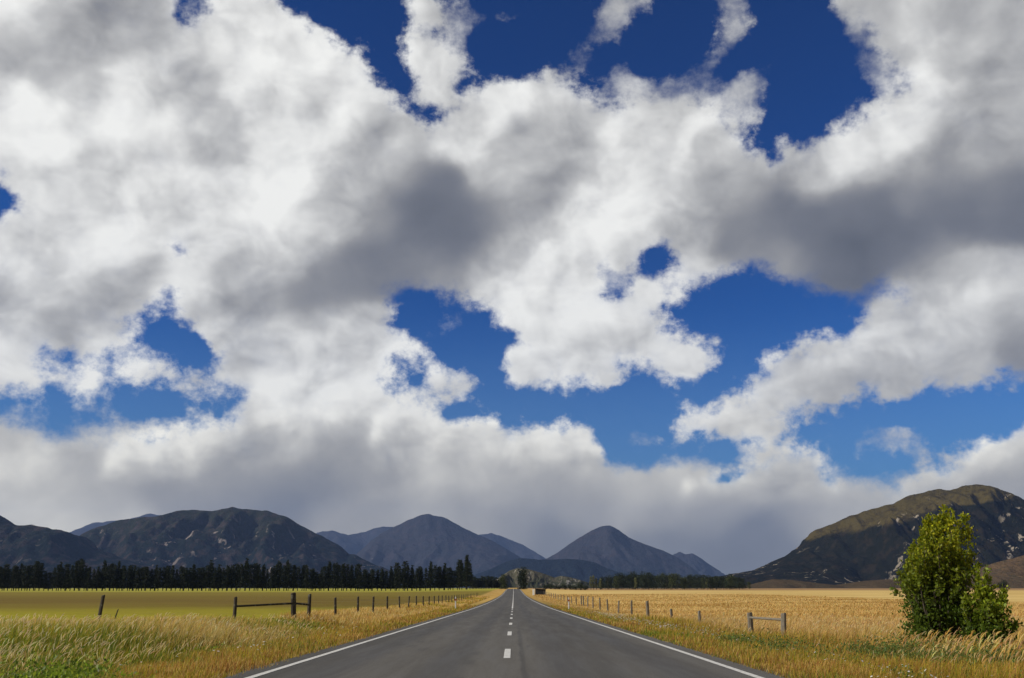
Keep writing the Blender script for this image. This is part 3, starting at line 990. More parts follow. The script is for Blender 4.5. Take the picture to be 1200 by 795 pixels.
def tall_left():
    parts = []
    X, Y = scatter(150000, -30, -5.9, 11, 46, 1.5)
    # the stand ends at the fence that cuts away to the left
    lim = np.interp(-X, [7, 8.6, 9.9, 12.5, 17, 30], [80, 47, 45, 43, 39.5, 34])
    edge = np.clip((-X - 6.0 - 0.55 * fb_fine(Y * 0.35, Y * 0 + 4, 3)) / 1.3, 0, 1)
    keep = (Y < lim) & (rng.uniform(0, 1, len(X)) < edge ** 0.7)
    X, Y, edge = X[keep], Y[keep], edge[keep]
    k = len(X)
    patch = fb_patch(X * 0.16 + 3, Y * 0.12, 3)
    h = (0.14 + 0.34 * edge) * np.clip(0.95 + 0.9 * patch, 0.40, 1.7) * rng.uniform(0.5, 1.25, k) * np.interp(Y, [12, 26, 38, 46], [1.0, 0.95, 0.55, 0.5])
    w = np.maximum(0.006, Y / 1172 * 0.8)
    c = mixed(k, X, Y, [(STRAW + STRAW[:1], 0.06), (STRAW[:2] + OLIVE + GREEN[3:], 0.18), (OLIVE + GREEN[1:], 9)], 0.24, 1.7)
    root = mixed(k, X, Y, [(RUST, -0.3), (OLIVE, 0.10), (GREEN, 9)], 0.3, 4.0) * 0.42  # roots darkened to paint shaded gaps between the blades
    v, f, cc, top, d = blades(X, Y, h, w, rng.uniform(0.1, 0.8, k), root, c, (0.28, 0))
    parts.append((v, f, cc))
    sel = (rng.uniform(0, 1, k) < np.clip(0.10 - 0.25 * patch, 0.01, 0.25)) & (h > 0.24)
    n = int(sel.sum())
    Yt = Y[sel]
    parts.append(plumes(top[sel], d[sel], rng.uniform(0.10, 0.22, n), np.maximum(0.012, Yt / 1172 * 0.95), pick([(0.76, 0.62, 0.34), (0.70, 0.54, 0.26), (0.80, 0.68, 0.42)], n)))
    # strip of long grass along the fence into the distance
    X, Y = scatter(45000, -10.6, -6.2, 44, 260, 1.5)
    k = len(X)
    h = rng.uniform(0.15, 0.45, k) * np.clip(0.9 + 0.6 * fb_patch(X * 0.3, Y * 0.08, 3), 0.3, 1.5)
    c = mixed(k, X, Y, [(STRAW, 0.0), (STRAW[:2] + RUST + OLIVE[:1], 0.3), (OLIVE, 9)], 0.12, 6.0)
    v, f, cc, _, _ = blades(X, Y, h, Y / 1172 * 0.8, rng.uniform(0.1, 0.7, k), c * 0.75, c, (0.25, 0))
    parts.append((v, f, cc))
    V, Fc, C = join(parts)
    o = mesh_np('tall_grass', V, Fc, GRASS, col=C)
    tag(o, 'tall blond and yellow green grass with seed heads left of the road', 'grass', kind='stuff')


def tall_right():
    parts = []
    X, Y = scatter(150000, 5.0, 30, 11, 62, 1.5)
    edge = np.clip((X - 5.4 - 0.7 * fb_fine(Y * 0.33, Y * 0 + 14, 3)) / 2.2, 0, 1)
    keep = rng.uniform(0, 1, len(X)) < edge ** 0.8
    X, Y, edge = X[keep], Y[keep], edge[keep]
    k = len(X)
    patch = fb_patch(X * 0.2 + 8, Y * 0.13 + 2, 3)
    h = (0.14 + 0.30 * edge) * np.clip(0.95 + 0.85 * patch, 0.40, 1.6) * rng.uniform(0.55, 1.25, k)
    w = np.maximum(0.006, Y / 1172 * 0.8)
    c = mixed(k, X, Y, [(STRAW[:2] + RUST + STRAW[3:], 0.02), (STRAW[1:2] + OLIVE + RUST[:1], 0.26), (OLIVE + GREEN[1:], 9)], 0.28, 2.7)
    close = (rng.uniform(0, 1, k) < 0.75 * (1 - sstep(X, 6.5, 10.5))) | (rng.uniform(0, 1, k) < 0.15)
    c[close] = pick(OLIVE + RUST + OLIVE[:2], int(close.sum()))
    field = sstep(Y, 24, 44) * sstep(X, 8, 11)
    gold = pick([(0.64, 0.44, 0.15), (0.57, 0.37, 0.12), (0.68, 0.50, 0.21)], k)
    c = c * (1 - field[:, None]) + gold * field[:, None]
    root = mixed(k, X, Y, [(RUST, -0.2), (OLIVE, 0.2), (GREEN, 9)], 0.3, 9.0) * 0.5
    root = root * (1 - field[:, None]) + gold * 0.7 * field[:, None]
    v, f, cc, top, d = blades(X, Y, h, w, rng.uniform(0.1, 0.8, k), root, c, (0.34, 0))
    parts.append((v, f, cc))
    sel = (rng.uniform(0, 1, k) < np.clip(-0.01 - 0.14 * patch + 0.12 * sstep(X, 7.5, 11), 0.0, 0.2)) & (h > 0.30)
    n = int(sel.sum())
    parts.append(plumes(top[sel], d[sel], rng.uniform(0.10, 0.20, n), np.maximum(0.012, Y[sel] / 1172 * 0.95), pick([(0.72, 0.55, 0.26), (0.62, 0.42, 0.18), (0.76, 0.62, 0.34)], n)))
    # a few tall arching stalks in front of the bush
    X = np.concatenate([rng.uniform(9.5, 16, 420), rng.uniform(8.0, 15, 260)])
    Y = np.concatenate([rng.uniform(20, 27.5, 420), rng.uniform(14, 24, 260)])
    k = len(X)
    h = rng.uniform(0.40, 0.75, k)
    c = pick(STRAW + RUST, k)
    v, f, cc, top, d = blades(X, Y, h, np.full(k, 0.010), rng.uniform(0.5, 1.0, k), c * 0.7, c, (0.42, 0), 0.15)
    parts.append((v, f, cc))
    parts.append(plumes(top, d, rng.uniform(0.16, 0.30, k), rng.uniform(0.02, 0.035, k), pick(STRAW[:3] + [(0.60, 0.42, 0.22)], k)))
    # long dry grass of the field, thinning out to texture
    X, Y = scatter(90000, 6.0, 75, 58, 330, 1.7)
    k = len(X)
    h = rng.uniform(0.10, 0.28, k) * np.clip(0.9 + 0.7 * fb_patch(X * 0.05, Y * 0.12, 3), 0.3, 1.6)
    c = mixed(k, X, Y * 2, [([(0.42, 0.25, 0.07)], -0.25), ([(0.63, 0.43, 0.15), (0.57, 0.37, 0.12)], 0.3), ([(0.68, 0.49, 0.20)], 9)], 0.05, 3.0)
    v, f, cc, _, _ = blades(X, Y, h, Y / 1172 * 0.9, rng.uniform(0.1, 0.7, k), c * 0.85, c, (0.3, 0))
    parts.append((v, f, cc))
    V, Fc, C = join(parts)
    o = mesh_np('dry_grass', V, Fc, GRASS, col=C)
    tag(o, 'dry golden grass with arching seed heads right of the road', 'grass', kind='stuff')


LEAF = leaf_material('green_leaf', 0.48, 0.5)


def leaf_quads(P, size, col, up=0.3, elong=1.6, bias=None):
    """little folded leaves at points P; returns verts, faces, colours"""
    n = len(P)
    d = rng.normal(0, 1, (n, 3))
    d[:, 2] += up
    if bias is not None:
        d += bias
    d /= np.linalg.norm(d, axis=1, keepdims=True)
    s = np.cross(d, rng.normal(0, 1, (n, 3)))
    s /= np.linalg.norm(s, axis=1, keepdims=True)
    nn = np.cross(d, s)
    L = (size * elong)[:, None]
    W = size[:, None]
    V = np.stack([P, P + d * L * 0.5 - s * W * 0.5 + nn * W * 0.12, P + d * L, P + d * L * 0.5 + s * W * 0.5 + nn * W * 0.12], 1)
    Fc = np.arange(n)[:, None] * 4 + np.array([[0, 1, 2, 3]])
    C = np.repeat(col[:, None, :], 4, 1)
    return V.reshape(-1, 3), Fc, C.reshape(-1, 3)


def weeds():
    parts = []
    spots = []
    for _ in range(60):                  # lush clump, bottom left
        wy = rng.uniform(12.3, 18.0)
        spots.append((-wy * rng.uniform(0.415, 0.53), wy, rng.uniform(0.18, 0.36), 0))
    for _ in range(18):
        spots.append((rng.uniform(-10.2, -6.8), rng.uniform(22, 40), rng.uniform(0.15, 0.35), 0))
    for _ in range(26):
        spots.append((rng.uniform(5.5, 12), rng.uniform(14, 34), rng.uniform(0.15, 0.40), 1))
    for _ in range(20):                  # dock-like clump at the foot of the bush
        spots.append((rng.uniform(8.4, 11.5), rng.uniform(20, 27), rng.uniform(0.25, 0.55), 1))
    for x, y, s, k in spots:
        n = int(420 * s / 0.3)
        P = rng.normal(0, 1, (n, 3)) * np.array([s, s, s * 0.42])
        P[:, 2] = np.abs(P[:, 2])
        P += np.array([x, y, float(ground_z(x, y)) + 0.04])
        col = pick([(0.17, 0.24, 0.022), (0.27, 0.34, 0.030), (0.11, 0.17, 0.020)] if k == 0 else [(0.10, 0.16, 0.035), (0.14, 0.20, 0.04), (0.18, 0.20, 0.05)], n)
        parts.append(leaf_quads(P, rng.uniform(0.018, 0.040, n), col, 1.0, 2.2))
    V, Fc, C = join(parts)
    o = mesh_np('weeds', V, Fc, LEAF, col=C)
    tag(o, 'fresh green leafy weeds among the roadside grass', 'weeds', kind='stuff')


def flowers():
    pts = []
    for _ in range(14):
        cx, cy_ = rng.uniform(4.7, 7.8), 12.6 + 7 * rng.uniform(0, 1) ** 1.5
        n = int(rng.integers(5, 16))
        pts.append(np.stack([cx + rng.normal(0, 0.22, n), cy_ + rng.normal(0, 0.3, n), rng.uniform(0.16, 0.34, n), rng.uniform(0.011, 0.019, n)], 1))
    for _ in range(90):                  # drifts of yarrow further on
        cy_ = rng.uniform(26, 78)
        cx = rng.uniform(4.6, 8.4)
        n = int(rng.integers(8, 28))
        pts.append(np.stack([cx + rng.normal(0, 0.35, n), cy_ + rng.normal(0, 0.9, n), rng.uniform(0.14, 0.34, n), rng.uniform(0.012, 0.022, n)], 1))
    for _ in range(16):
        cy_ = rng.uniform(14, 40)
        cx = -rng.uniform(4.6, 6.6)
        n = int(rng.integers(3, 9))
        pts.append(np.stack([cx + rng.normal(0, 0.3, n), cy_ + rng.normal(0, 0.5, n), rng.uniform(0.10, 0.24, n), rng.uniform(0.016, 0.028, n)], 1))
    q = np.concatenate(pts)
    n = len(q)
    Z = ground_z(q[:, 0], q[:, 1]) + q[:, 2]
    C0 = np.stack([q[:, 0], q[:, 1], Z], 1)
    parts = []
    a = np.linspace(0, 2 * math.pi, 9)[:-1]
    tilt = rng.normal(0, 0.35, (n, 2))
    ring = np.stack([C0 + np.stack([q[:, 3] * math.cos(k), q[:, 3] * math.sin(k), q[:, 3] * (tilt[:, 0] * math.cos(k) + tilt[:, 1] * math.sin(k) - 0.15)], 1) for k in a], 1)
    V = np.concatenate([C0[:, None], ring], 1)
    quads = np.array([[0, 1, 2, 3], [0, 3, 4, 5], [0, 5, 6, 7], [0, 7, 8, 1]])
    Fc = (np.arange(n)[:, None, None] * 9 + quads[None]).reshape(-1, 4)
    C = np.repeat(pick([(0.78, 0.76, 0.70), (0.70, 0.66, 0.58)], n, 0.05)[:, None], 9, 1)
    parts.append((V.reshape(-1, 3), Fc, C.reshape(-1, 3)))
    v, f, cc, _, _ = blades(q[:, 0], q[:, 1], q[:, 2], np.full(n, 0.006), np.zeros(n), pick(GREEN, n), pick(GREEN, n), (0, 0), 0.02)
    parts.append((v, f, cc))
    V, Fc, C = join(parts)
    o = mesh_np('wildflowers', V, Fc, GRASS, col=C)
    tag(o, 'small white daisies and yarrow in the roadside grass', 'flowers', kind='stuff')


verge_grass()
tall_left()
tall_right()
weeds()
flowers()


# ------------------------------------------------------------------ trees
def bark_material(name, a, b_, scale=6.0):
    m, t, b = new_mat(name)
    co = t.node('ShaderNodeTexCoord').outputs['Object']
    n = t.noise(t.vmath('MULTIPLY', co, (1, 1, 0.25)), scale, 6.0, 0.65)
    t.put(b.inputs['Base Color'], t.ramp(n, [(0.3, a), (0.7, b_)]))
    b.inputs['Roughness'].default_value = 0.9
    b.inputs['Specular IOR Level'].default_value = 0.15
    bump(t, b, n, 0.7, 0.05)
    return m


BARK = bark_material('bark', (0.030, 0.024, 0.018), (0.10, 0.085, 0.065))
NEEDLE = leaf_material('needles', 0.12, 0.7)


def tube(path, radii, sides=6, jig=0.0):
    """one tapering tube along points; returns verts, quad faces"""
    path = np.array(path, float)
    V, Fc = [], []
    n = len(path)
    for i in range(n):
        d = path[min(i + 1, n - 1)] - path[max(i - 1, 0)]
        d /= np.linalg.norm(d) + 1e-9
        a = np.cross(d, [0.31, 0.87, 0.12])
        a /= np.linalg.norm(a)
        b = np.cross(d, a)
        for k in range(sides):
            th = 2 * math.pi * k / sides
            r = radii[i] * (1 + jig * rng.normal())
            V.append(path[i] + r * (math.cos(th) * a + math.sin(th) * b))
    for i in range(n - 1):
        for k in range(sides):
            k2 = (k + 1) % sides
            Fc.append((i * sides + k, i * sides + k2, (i + 1) * sides + k2, (i + 1) * sides + k))
    return np.array(V), np.array(Fc)


def join2(parts):
    V, Fc, n = [], [], 0
    for v, f in parts:
        V.append(v); Fc.append(f + n); n += len(v)
    return np.concatenate(V), np.concatenate(Fc)


def conifer(h, wid, shape, n=900, bare=0.11, pal=((0.014, 0.022, 0.010), (0.020, 0.030, 0.014), (0.009, 0.014, 0.008))):
    """trunk with whorled limbs carrying drooping sprays of needles"""
    root = empty('pine_tree', (0, 0, 0))
    parts = [tube([(0, 0, -0.4), (0.05, 0, h * 0.3), (0.0, 0.05, h * 0.65), (0, 0, h * 0.97)], [0.30, 0.24, 0.14, 0.03])]
    P, S = [], []
    nw = int(h / 0.85)
    for i in range(nw):
        q = (i + rng.uniform(0, 0.6)) / nw
        z = h * (bare + (1 - bare) * q)
        rad = wid * (shape(q) + 0.05) * rng.uniform(0.75, 1.2)
        nb = 6 if q < 0.8 else 4
        a0 = rng.uniform(0, 6.28)
        for k in range(nb):
            a = a0 + 6.283 * k / nb + rng.uniform(-0.3, 0.3)
            L = rad * rng.uniform(0.65, 1.2)
            end = np.array([math.cos(a) * L, math.sin(a) * L, z + L * rng.uniform(-0.15, 0.35)])
            parts.append(tube([(0, 0, z), end], [0.06, 0.015], 3))
            m = max(4, int(n / nw / nb * (0.5 + L / wid)))
            tt = rng.uniform(0.15, 1.05, m)[:, None] ** 0.7
            P.append(np.array([0, 0, z]) + (end - np.array([0, 0, z])) * tt + rng.normal(0, 0.26, (m, 3)) * np.array([1, 1, 0.7]))
    P = np.concatenate(P)
    tv, tf = join2(parts)
    mesh_np('trunk', tv, tf, BARK, root, smooth=True)
    v, f, c = leaf_quads(P, rng.uniform(0.25, 0.5, len(P)), pick(pal, len(P), 0.25), 0.5, 1.7)
    mesh_np('crown', v, f, NEEDLE, root, col=c)
    return root


def broadleaf(name, h, wid, n=1400, pal=None, trunk_h=0.18, columnar=False, leaf=0.34):
    root = empty(name, (0, 0, 0))
    parts = [tube([(0, 0, -0.4), (0.1, 0, h * 0.25), (0, 0.1, h * 0.6), (0, 0, h * 0.9)], [0.28, 0.2, 0.1, 0.02])]
    P = []
    nl = 16 if not columnar else 22
    for i in range(nl):
        q = rng.uniform(0, 1) if not columnar else (i + 0.5) / nl
        a = rng.uniform(0, 6.28)
        if columnar:
            rr = wid * 0.5 * math.sin(math.pi * min(1, 0.15 + q * 0.85)) ** 0.5 * 0.6
        else:
            rr = wid * 0.5 * math.sqrt(max(0.0, 1 - (2 * q - 0.8) ** 2 / 1.5)) * rng.uniform(0.3, 0.85)
        z = h * (trunk_h + (0.92 - trunk_h) * q)
        c = np.array([math.cos(a) * rr, math.sin(a) * rr, z])
        parts.append(tube([(0, 0, max(0.5, z - h * 0.22)), c], [0.08, 0.02], 4))
        m = n // nl
        s = wid * rng.uniform(0.12, 0.2)
        P.append(c + rng.normal(0, 1, (m, 3)) * np.array([s, s, s * (0.8 if not columnar else 1.6)]))
    P = np.concatenate(P)
    P[:, 2] = np.clip(P[:, 2], 0.25, h * 1.04)
    tv, tf = join2(parts)
    mesh_np('trunk', tv, tf, BARK, root, smooth=True)
    v, f, c = leaf_quads(P, rng.uniform(leaf * 0.6, leaf * 1.2, len(P)), pick(pal, len(P), 0.25), 0.3, 1.4)
    mesh_np('crown', v, f, NEEDLE, root, col=c)
    return root


def place(proto, used, x, y, s=1.0, sz=None, label=None, cat='tree', group=None):
    if not used[0]:
        o = proto
        used[0] = True
    else:
        o = copy_tree(proto)
    o.location = (x, y, float(ground_z(x, y)))
    o.rotation_euler = (0, 0, rng.uniform(0, 6.28))
    o.scale = (s, s, sz if sz else s)
    tag(o, label, cat, group)
    return o


cone = lambda q: (1 - q) ** 0.85
oval = lambda q: math.sqrt(max(0.0, 1 - (q * 1.15 - 0.35) ** 2 / 0.66)) * 0.9
spire = lambda q: (1 - q) ** 0.6 * 0.75


def shelter_belt():
    protos = []
    for k in range(4):
        protos.append((conifer(15.0, 2.8, oval, 1300), [False], 15.0, 'round'))
    for k in range(3):
        protos.append((conifer(15.0, 2.9, cone, 1300), [False], 15.0, 'pointed'))
    text = {'round': ('dark round-topped pine in the long row at the far edge of the left pasture', 'round-topped pines of the shelter belt'),
            'pointed': ('dark pointed pine in the long row at the far edge of the left pasture', 'pointed pines of the shelter belt')}
    px = [-70, 0, 20, 38, 48, 55, 62, 75, 95, 105, 115, 130, 150, 200, 236, 246, 256, 290, 310, 335, 360, 372, 380, 393, 407, 425, 440, 453, 466, 480, 490, 500, 510, 520, 530, 538, 546, 556]
    py = [662, 663, 664, 657, 662, 676, 660, 663, 657, 665, 663, 661, 664, 664, 664, 659, 664, 658, 664, 660, 664, 672, 659, 658, 662, 664, 668, 665, 661, 661, 666, 664, 658, 663, 666, 660, 656, 656]
    D = 600.0
    x = -92.0
    i = 0
    X = xat(-60, D)
    while X < xat(551, D):
        p = 602 + X / D * 1172.7
        if not (50.5 < p < 56):
            y = D + rng.uniform(-1.0, 1.0)
            z = float(ground_z(X, y))
            top = ray(p, np.interp(p, px, py) + abs(rng.normal(0, 3.2)))[1] * y
            pr = protos[rng.integers(0, 7)]
            s = (top - z) / pr[2]
            place(pr[0], pr[1], X, y, rng.uniform(0.8, 1.05), s, *[text[pr[3]][0], 'tree', text[pr[3]][1]])
        X += 2.65 + rng.uniform(-0.25, 0.25)
    # a second, more uneven line just behind
    X = xat(-60, D + 8)
    while X < xat(548, D + 8):
        y = D + 8 + rng.uniform(-2.5, 3.5)
        p = 602 + X / y * 1172.7
        z = float(ground_z(X, y))
        pr = protos[rng.integers(2, 7)]
        if not (50 < p < 56):
            top = ray(p, np.interp(p, px, py) - 0.5 + rng.normal(0, 2.0))[1] * y
            place(pr[0], pr[1], X, y, rng.uniform(0.85, 1.15), (top - z) / pr[2], *[text[pr[3]][0], 'tree', text[pr[3]][1]])
        X += rng.uniform(3.2, 6.5)
    # the two slender tall ones that end the row
    o = conifer(19.0, 3.0, spire, 1700)
    place(o, [False], xat(546.5, 590), 590, 1.0, 1.02, 'tallest dark pine with a broad spire, last of the left row near the road')
    o = conifer(18.0, 2.9, spire, 1500)
    place(o, [False], xat(538.5, 592), 592, 1.0, 0.95, 'second tallest dark spire in the left row, left of the tallest one')
    # young trees beyond, towards the road
    yp = [conifer(8.0, 1.7, cone, 420), conifer(8.0, 1.9, oval, 420)]
    us = [[False], [False]]
    D = 820.0
    for k, p in enumerate(np.arange(553, 591, 1.9)):
        j = k % 2
        top = ray(p, np.interp(p, [553, 560, 570, 580, 590], [675, 677, 674.5, 678, 681]) + rng.normal(0, 1.2))[1] * D
        X = xat(p, D)
        place(yp[j], us[j], X, D + rng.uniform(-4, 4), 1.2, (top - float(ground_z(X, D))) / 8.0,
              'low dark young conifer between the tall row and the road', 'tree', 'young conifers by the far road')


shelter_belt()


def far_trees():
    dk = [(0.016, 0.026, 0.012), (0.024, 0.036, 0.014), (0.012, 0.018, 0.010)]
    md = [(0.045, 0.060, 0.020), (0.060, 0.070, 0.026), (0.035, 0.048, 0.018)]
    lt = [(0.16, 0.17, 0.06), (0.20, 0.20, 0.08), (0.12, 0.13, 0.05)]
    a = [broadleaf('broadleaf_tree', 12.0, 9.0, 1500, dk, leaf=0.5), broadleaf('broadleaf_tree', 12.0, 8.0, 1500, md, leaf=0.5),
         broadleaf('broadleaf_tree', 12.0, 10.0, 1500, dk, leaf=0.5)]
    ua = [[False] for _ in a]
    names = ['dark green', 'mid green', 'dark green']
    D = 950.0
    tops = [(684, 686), (700, 680), (715, 676), (730, 674), (745, 673), (760, 673), (775, 674.5), (790, 674), (805, 675.5), (820, 675), (835, 676), (850, 676), (865, 678), (878, 681), (888, 685)]
    tx, ty = zip(*tops)
    for p in np.concatenate([np.arange(702, 880, 4.6), np.arange(706, 874, 7.9)]):
        p = p + rng.uniform(-1.8, 1.8)
        j = int(rng.integers(0, 3))
        y = D + rng.uniform(-60, 120)
        X = xat(p, y)
        top = ray(p, np.interp(p, tx, ty) + rng.normal(0.6, 1.5))[1] * y
        s = (top - float(ground_z(X, y))) / 12.0
        nm = names[j]
        place(a[j], ua[j], X, y, max(0.5, s * 0.95), s, nm + ' broadleaf tree in the woodland strip across the right field', 'tree', nm + ' trees of the far right woodland')
    pop = broadleaf('poplar_tree', 14.0, 3.0, 900, lt, columnar=True, leaf=0.4)
    up_ = [False]
    for p, ytop in ((692.5, 675), (695.5, 674), (699, 677), (703.5, 678), (745, 677), (829, 679)):
        y = 905.0
        X = xat(p, y)
        top = ray(p, ytop)[1] * y
        place(pop, up_, X, y, 0.9, (top - float(ground_z(X, y))) / 14.0, 'pale yellow green poplar at the front of the far right woodland', 'tree', 'pale poplars of the far woodland')
    # around the end of the road
    o = broadleaf('broadleaf_tree', 11.5, 5.2, 2200, dk, 0.05, columnar=True, leaf=0.45)
    place(o, [False], xat(612.5, 560), 560, 1.0, 1.0, 'dense dark tree standing right of where the road ends')
    o = broadleaf('broadleaf_tree', 9.0, 6.0, 1600, md, 0.05, leaf=0.4)
    place(o, [False], xat(591.5, 610), 610, 1.0, 1.0, 'greyish green tree standing left of where the road ends')
    sh = broadleaf('shrub', 4.0, 5.0, 700, dk, 0.02, leaf=0.35)
    us = [False]
    for p in (640, 645, 651, 656, 662, 668, 674, 680, 686):
        y = rng.uniform(640, 700)
        place(sh, us, xat(p, y), y, 1.0, rng.uniform(0.7, 1.3), 'low dark shrub beyond the shed at the far edge of the right field', 'shrub', 'low shrubs behind the far shed')
    o = broadleaf('broadleaf_tree', 7.0, 7.0, 1500, dk, 0.05, leaf=0.4)
    place(o, [False], xat(1176, 760), 760, 1.0, 1.0, 'small dark round tree on the plain behind the roadside bush')


far_trees()


def roadside_bush(x, y, h, wid, stems, leaves, label, profile, pal, shoots, lean=0.0, name='bush', leaders=13):
    root = empty(name, (x, y, float(ground_z(x, y))))
    tag(root, label, 'bush')
    sv, P, D, S = [], [], [], []
    up = np.array([0, 0, 1.0])

    def twig(p0, d, L, r, depth):
        pts = [p0]
        p = p0.copy()
        dd = d.copy()
        for _ in range(4):
            dd = dd + rng.normal(0, 0.10, 3) + up * 0.10
            dd /= np.linalg.norm(dd)
            p = p + dd * L / 4
            pts.append(p.copy())
        sv.append(tube(pts, np.linspace(r, r * 0.3, 5), 4 if depth else 5))
        pts = np.array(pts)
        if depth < 2:
            for _ in range(5 if depth == 0 else 4):
                q = rng.uniform(0.25, 0.95)
                i = min(3, int(q * 4))
                b0 = pts[i] + (pts[i + 1] - pts[i]) * (q * 4 - i)
                nd = dd + rng.normal(0, 0.62, 3)
                nd[2] = abs(nd[2]) * 0.8 + 0.1
                nd /= np.linalg.norm(nd)
                twig(b0, nd, min(L * rng.uniform(0.25, 0.45), 0.55), r * 0.45, depth + 1)
        m = {0: 10, 1: 12, 2: 10}[depth]
        q = rng.uniform(0.25 if depth == 0 else 0.1, 1.02, m)
        i = np.minimum(3, (q * 4).astype(int))
        P.append(pts[i] + (pts[i + 1] - pts[i]) * (q * 4 - i)[:, None] + rng.normal(0, 0.03, (m, 3)))
        D.append(np.repeat(dd[None], m, 0))

    for k in range(stems):
        a = rng.uniform(0, 6.283)
        q = rng.uniform(0, 1) ** 0.6
        r0 = rng.uniform(0, 0.28) * wid * 0.5
        # each stem aims at a point on the outline of the crown
        hh = h * rng.uniform(0.30, 0.85)
        rr = wid * 0.5 * profile(hh / h) * q
        p0 = np.array([math.cos(a) * r0, math.sin(a) * r0, -0.05])
        tgt = np.array([math.cos(a) * rr + lean * hh / h, math.sin(a) * rr, hh])
        L = np.linalg.norm(tgt - p0)
        start = p0 + (tgt - p0) * rng.uniform(0.0, 0.25)
        twig(start, (tgt - p0) / L, L * 0.74, 0.010 + 0.006 * hh, 0)
    # leaf sprays in upright columns, one round each leader, so the top is ragged and the body dense
    lead = []
    for k in range(leaders):
        a = 6.283 * (k + rng.uniform(0, 0.5)) / leaders
        rr = wid * 0.5 * (0.66 if k % 3 else 0.22) * rng.uniform(0.85, 1.1)
        hh = h * (rng.uniform(0.70, 0.95) if k % 3 else rng.uniform(0.90, 1.02))
        cr = wid * rng.uniform(0.14, 0.185)
        c0 = np.array([math.cos(a) * rr * 0.85, math.sin(a) * rr * 0.85])
        hh *= 0.97 + 0.03 * math.cos(a)
        lead.append((c0, a, rr, hh, cr))
    for c0, a, rr, hh, cr in lead:
        m = leaves // leaders
        q = rng.uniform(0.03, 1.0, m)
        w = cr * np.interp(q, [0, 0.15, 0.6, 0.85, 1.0], [0.9, 1.15, 1.1, 0.75, 0.22])
        th = rng.uniform(0, 6.283, m)
        ww = w * np.sqrt(rng.uniform(0.05, 1.0, m)) * (1 + 0.22 * rng.normal(0, 1, m))
        Q = np.stack([c0[0] * (1 + 0.20 * q) + np.cos(th) * ww + lean * q, c0[1] * (1 + 0.20 * q) + np.sin(th) * ww, q * hh + rng.normal(0, 0.04, m)], 1)
        clump = fb_patch(Q[:, 0] * 3.6 + Q[:, 1] * 2.1 + 40, Q[:, 2] * 3.0 + Q[:, 1] * 1.5, 3)
        Q = Q[clump > -0.06]
        P.append(Q)
        D.append(np.repeat(np.array([[math.cos(a) * 0.25, math.sin(a) * 0.25, 1.0]]), len(Q), 0))
        sv.append(tube([(c0[0] * 0.4, c0[1] * 0.4, -0.05), (c0[0], c0[1], hh * 0.4), (c0[0] * 1.15 + lean * 0.8, c0[1] * 1.15, hh * 0.92)], [0.035, 0.022, 0.006], 5))
    P = np.concatenate(P)
    D = np.concatenate(D)
    # upright shoots break the top outline
    for k in range(shoots):
        c0, a, rr, hh, cr = lead[k % leaders]
        q = rng.uniform(0.55, 0.97)
        b = rng.uniform(0, 6.283)
        p0 = np.array([c0[0] * (1 + 0.2 * q) + math.cos(b) * cr * 0.8 * (1.15 - q) + lean * q, c0[1] * (1 + 0.2 * q) + math.sin(b) * cr * 0.8 * (1.15 - q), q * hh])
        L = rng.uniform(0.18, 0.48)
        d = np.array([math.cos(a) * 0.18, math.sin(a) * 0.18, 1.0]) + rng.normal(0, 0.10, 3)
        d /= np.linalg.norm(d)
        sv.append(tube([p0, p0 + d * L * 0.5, p0 + d * L], [0.008, 0.006, 0.002], 4))
        m = int(L * 75)
        t_ = rng.uniform(0, 1.05, m)
        P = np.concatenate([P, p0 + d * (t_ * L)[:, None] + rng.normal(0, 0.028, (m, 3))])
        D = np.concatenate([D, np.repeat(d[None], m, 0)])
    P[:, 2] = np.maximum(P[:, 2], 0.05)
    tv, tf = join2(sv)
    mesh_np('stems', tv, tf, BARK, root, smooth=True)
    n = len(P)
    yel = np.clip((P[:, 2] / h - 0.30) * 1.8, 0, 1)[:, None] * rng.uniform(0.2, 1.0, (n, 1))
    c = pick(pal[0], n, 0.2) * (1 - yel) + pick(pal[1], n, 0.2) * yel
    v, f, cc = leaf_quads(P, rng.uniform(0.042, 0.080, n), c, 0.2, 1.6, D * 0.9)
    mesh_np('foliage', v, f, LEAF, root, col=cc)
    return root


prof_main = lambda q: float(np.interp(q, [0, 0.12, 0.35, 0.6, 0.8, 0.93, 1.0], [0.70, 0.92, 1.0, 1.06, 1.0, 0.66, 0.30]))
prof_low = lambda q: float(np.interp(q, [0, 0.15, 0.4, 0.7, 0.9, 1.0], [0.7, 1.0, 1.0, 0.75, 0.45, 0.2]))
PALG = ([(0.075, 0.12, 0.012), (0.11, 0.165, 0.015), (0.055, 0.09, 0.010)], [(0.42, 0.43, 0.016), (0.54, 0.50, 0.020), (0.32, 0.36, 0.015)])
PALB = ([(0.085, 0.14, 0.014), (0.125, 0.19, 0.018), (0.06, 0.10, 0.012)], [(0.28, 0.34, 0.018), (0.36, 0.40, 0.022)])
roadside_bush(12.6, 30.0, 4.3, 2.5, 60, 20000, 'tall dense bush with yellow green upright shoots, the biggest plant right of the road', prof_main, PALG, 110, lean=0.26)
roadside_bush(13.35, 28.4, 2.1, 1.6, 26, 6000, 'low bright green bush close against the right side of the tall bush', prof_low, PALB, 40, leaders=5)


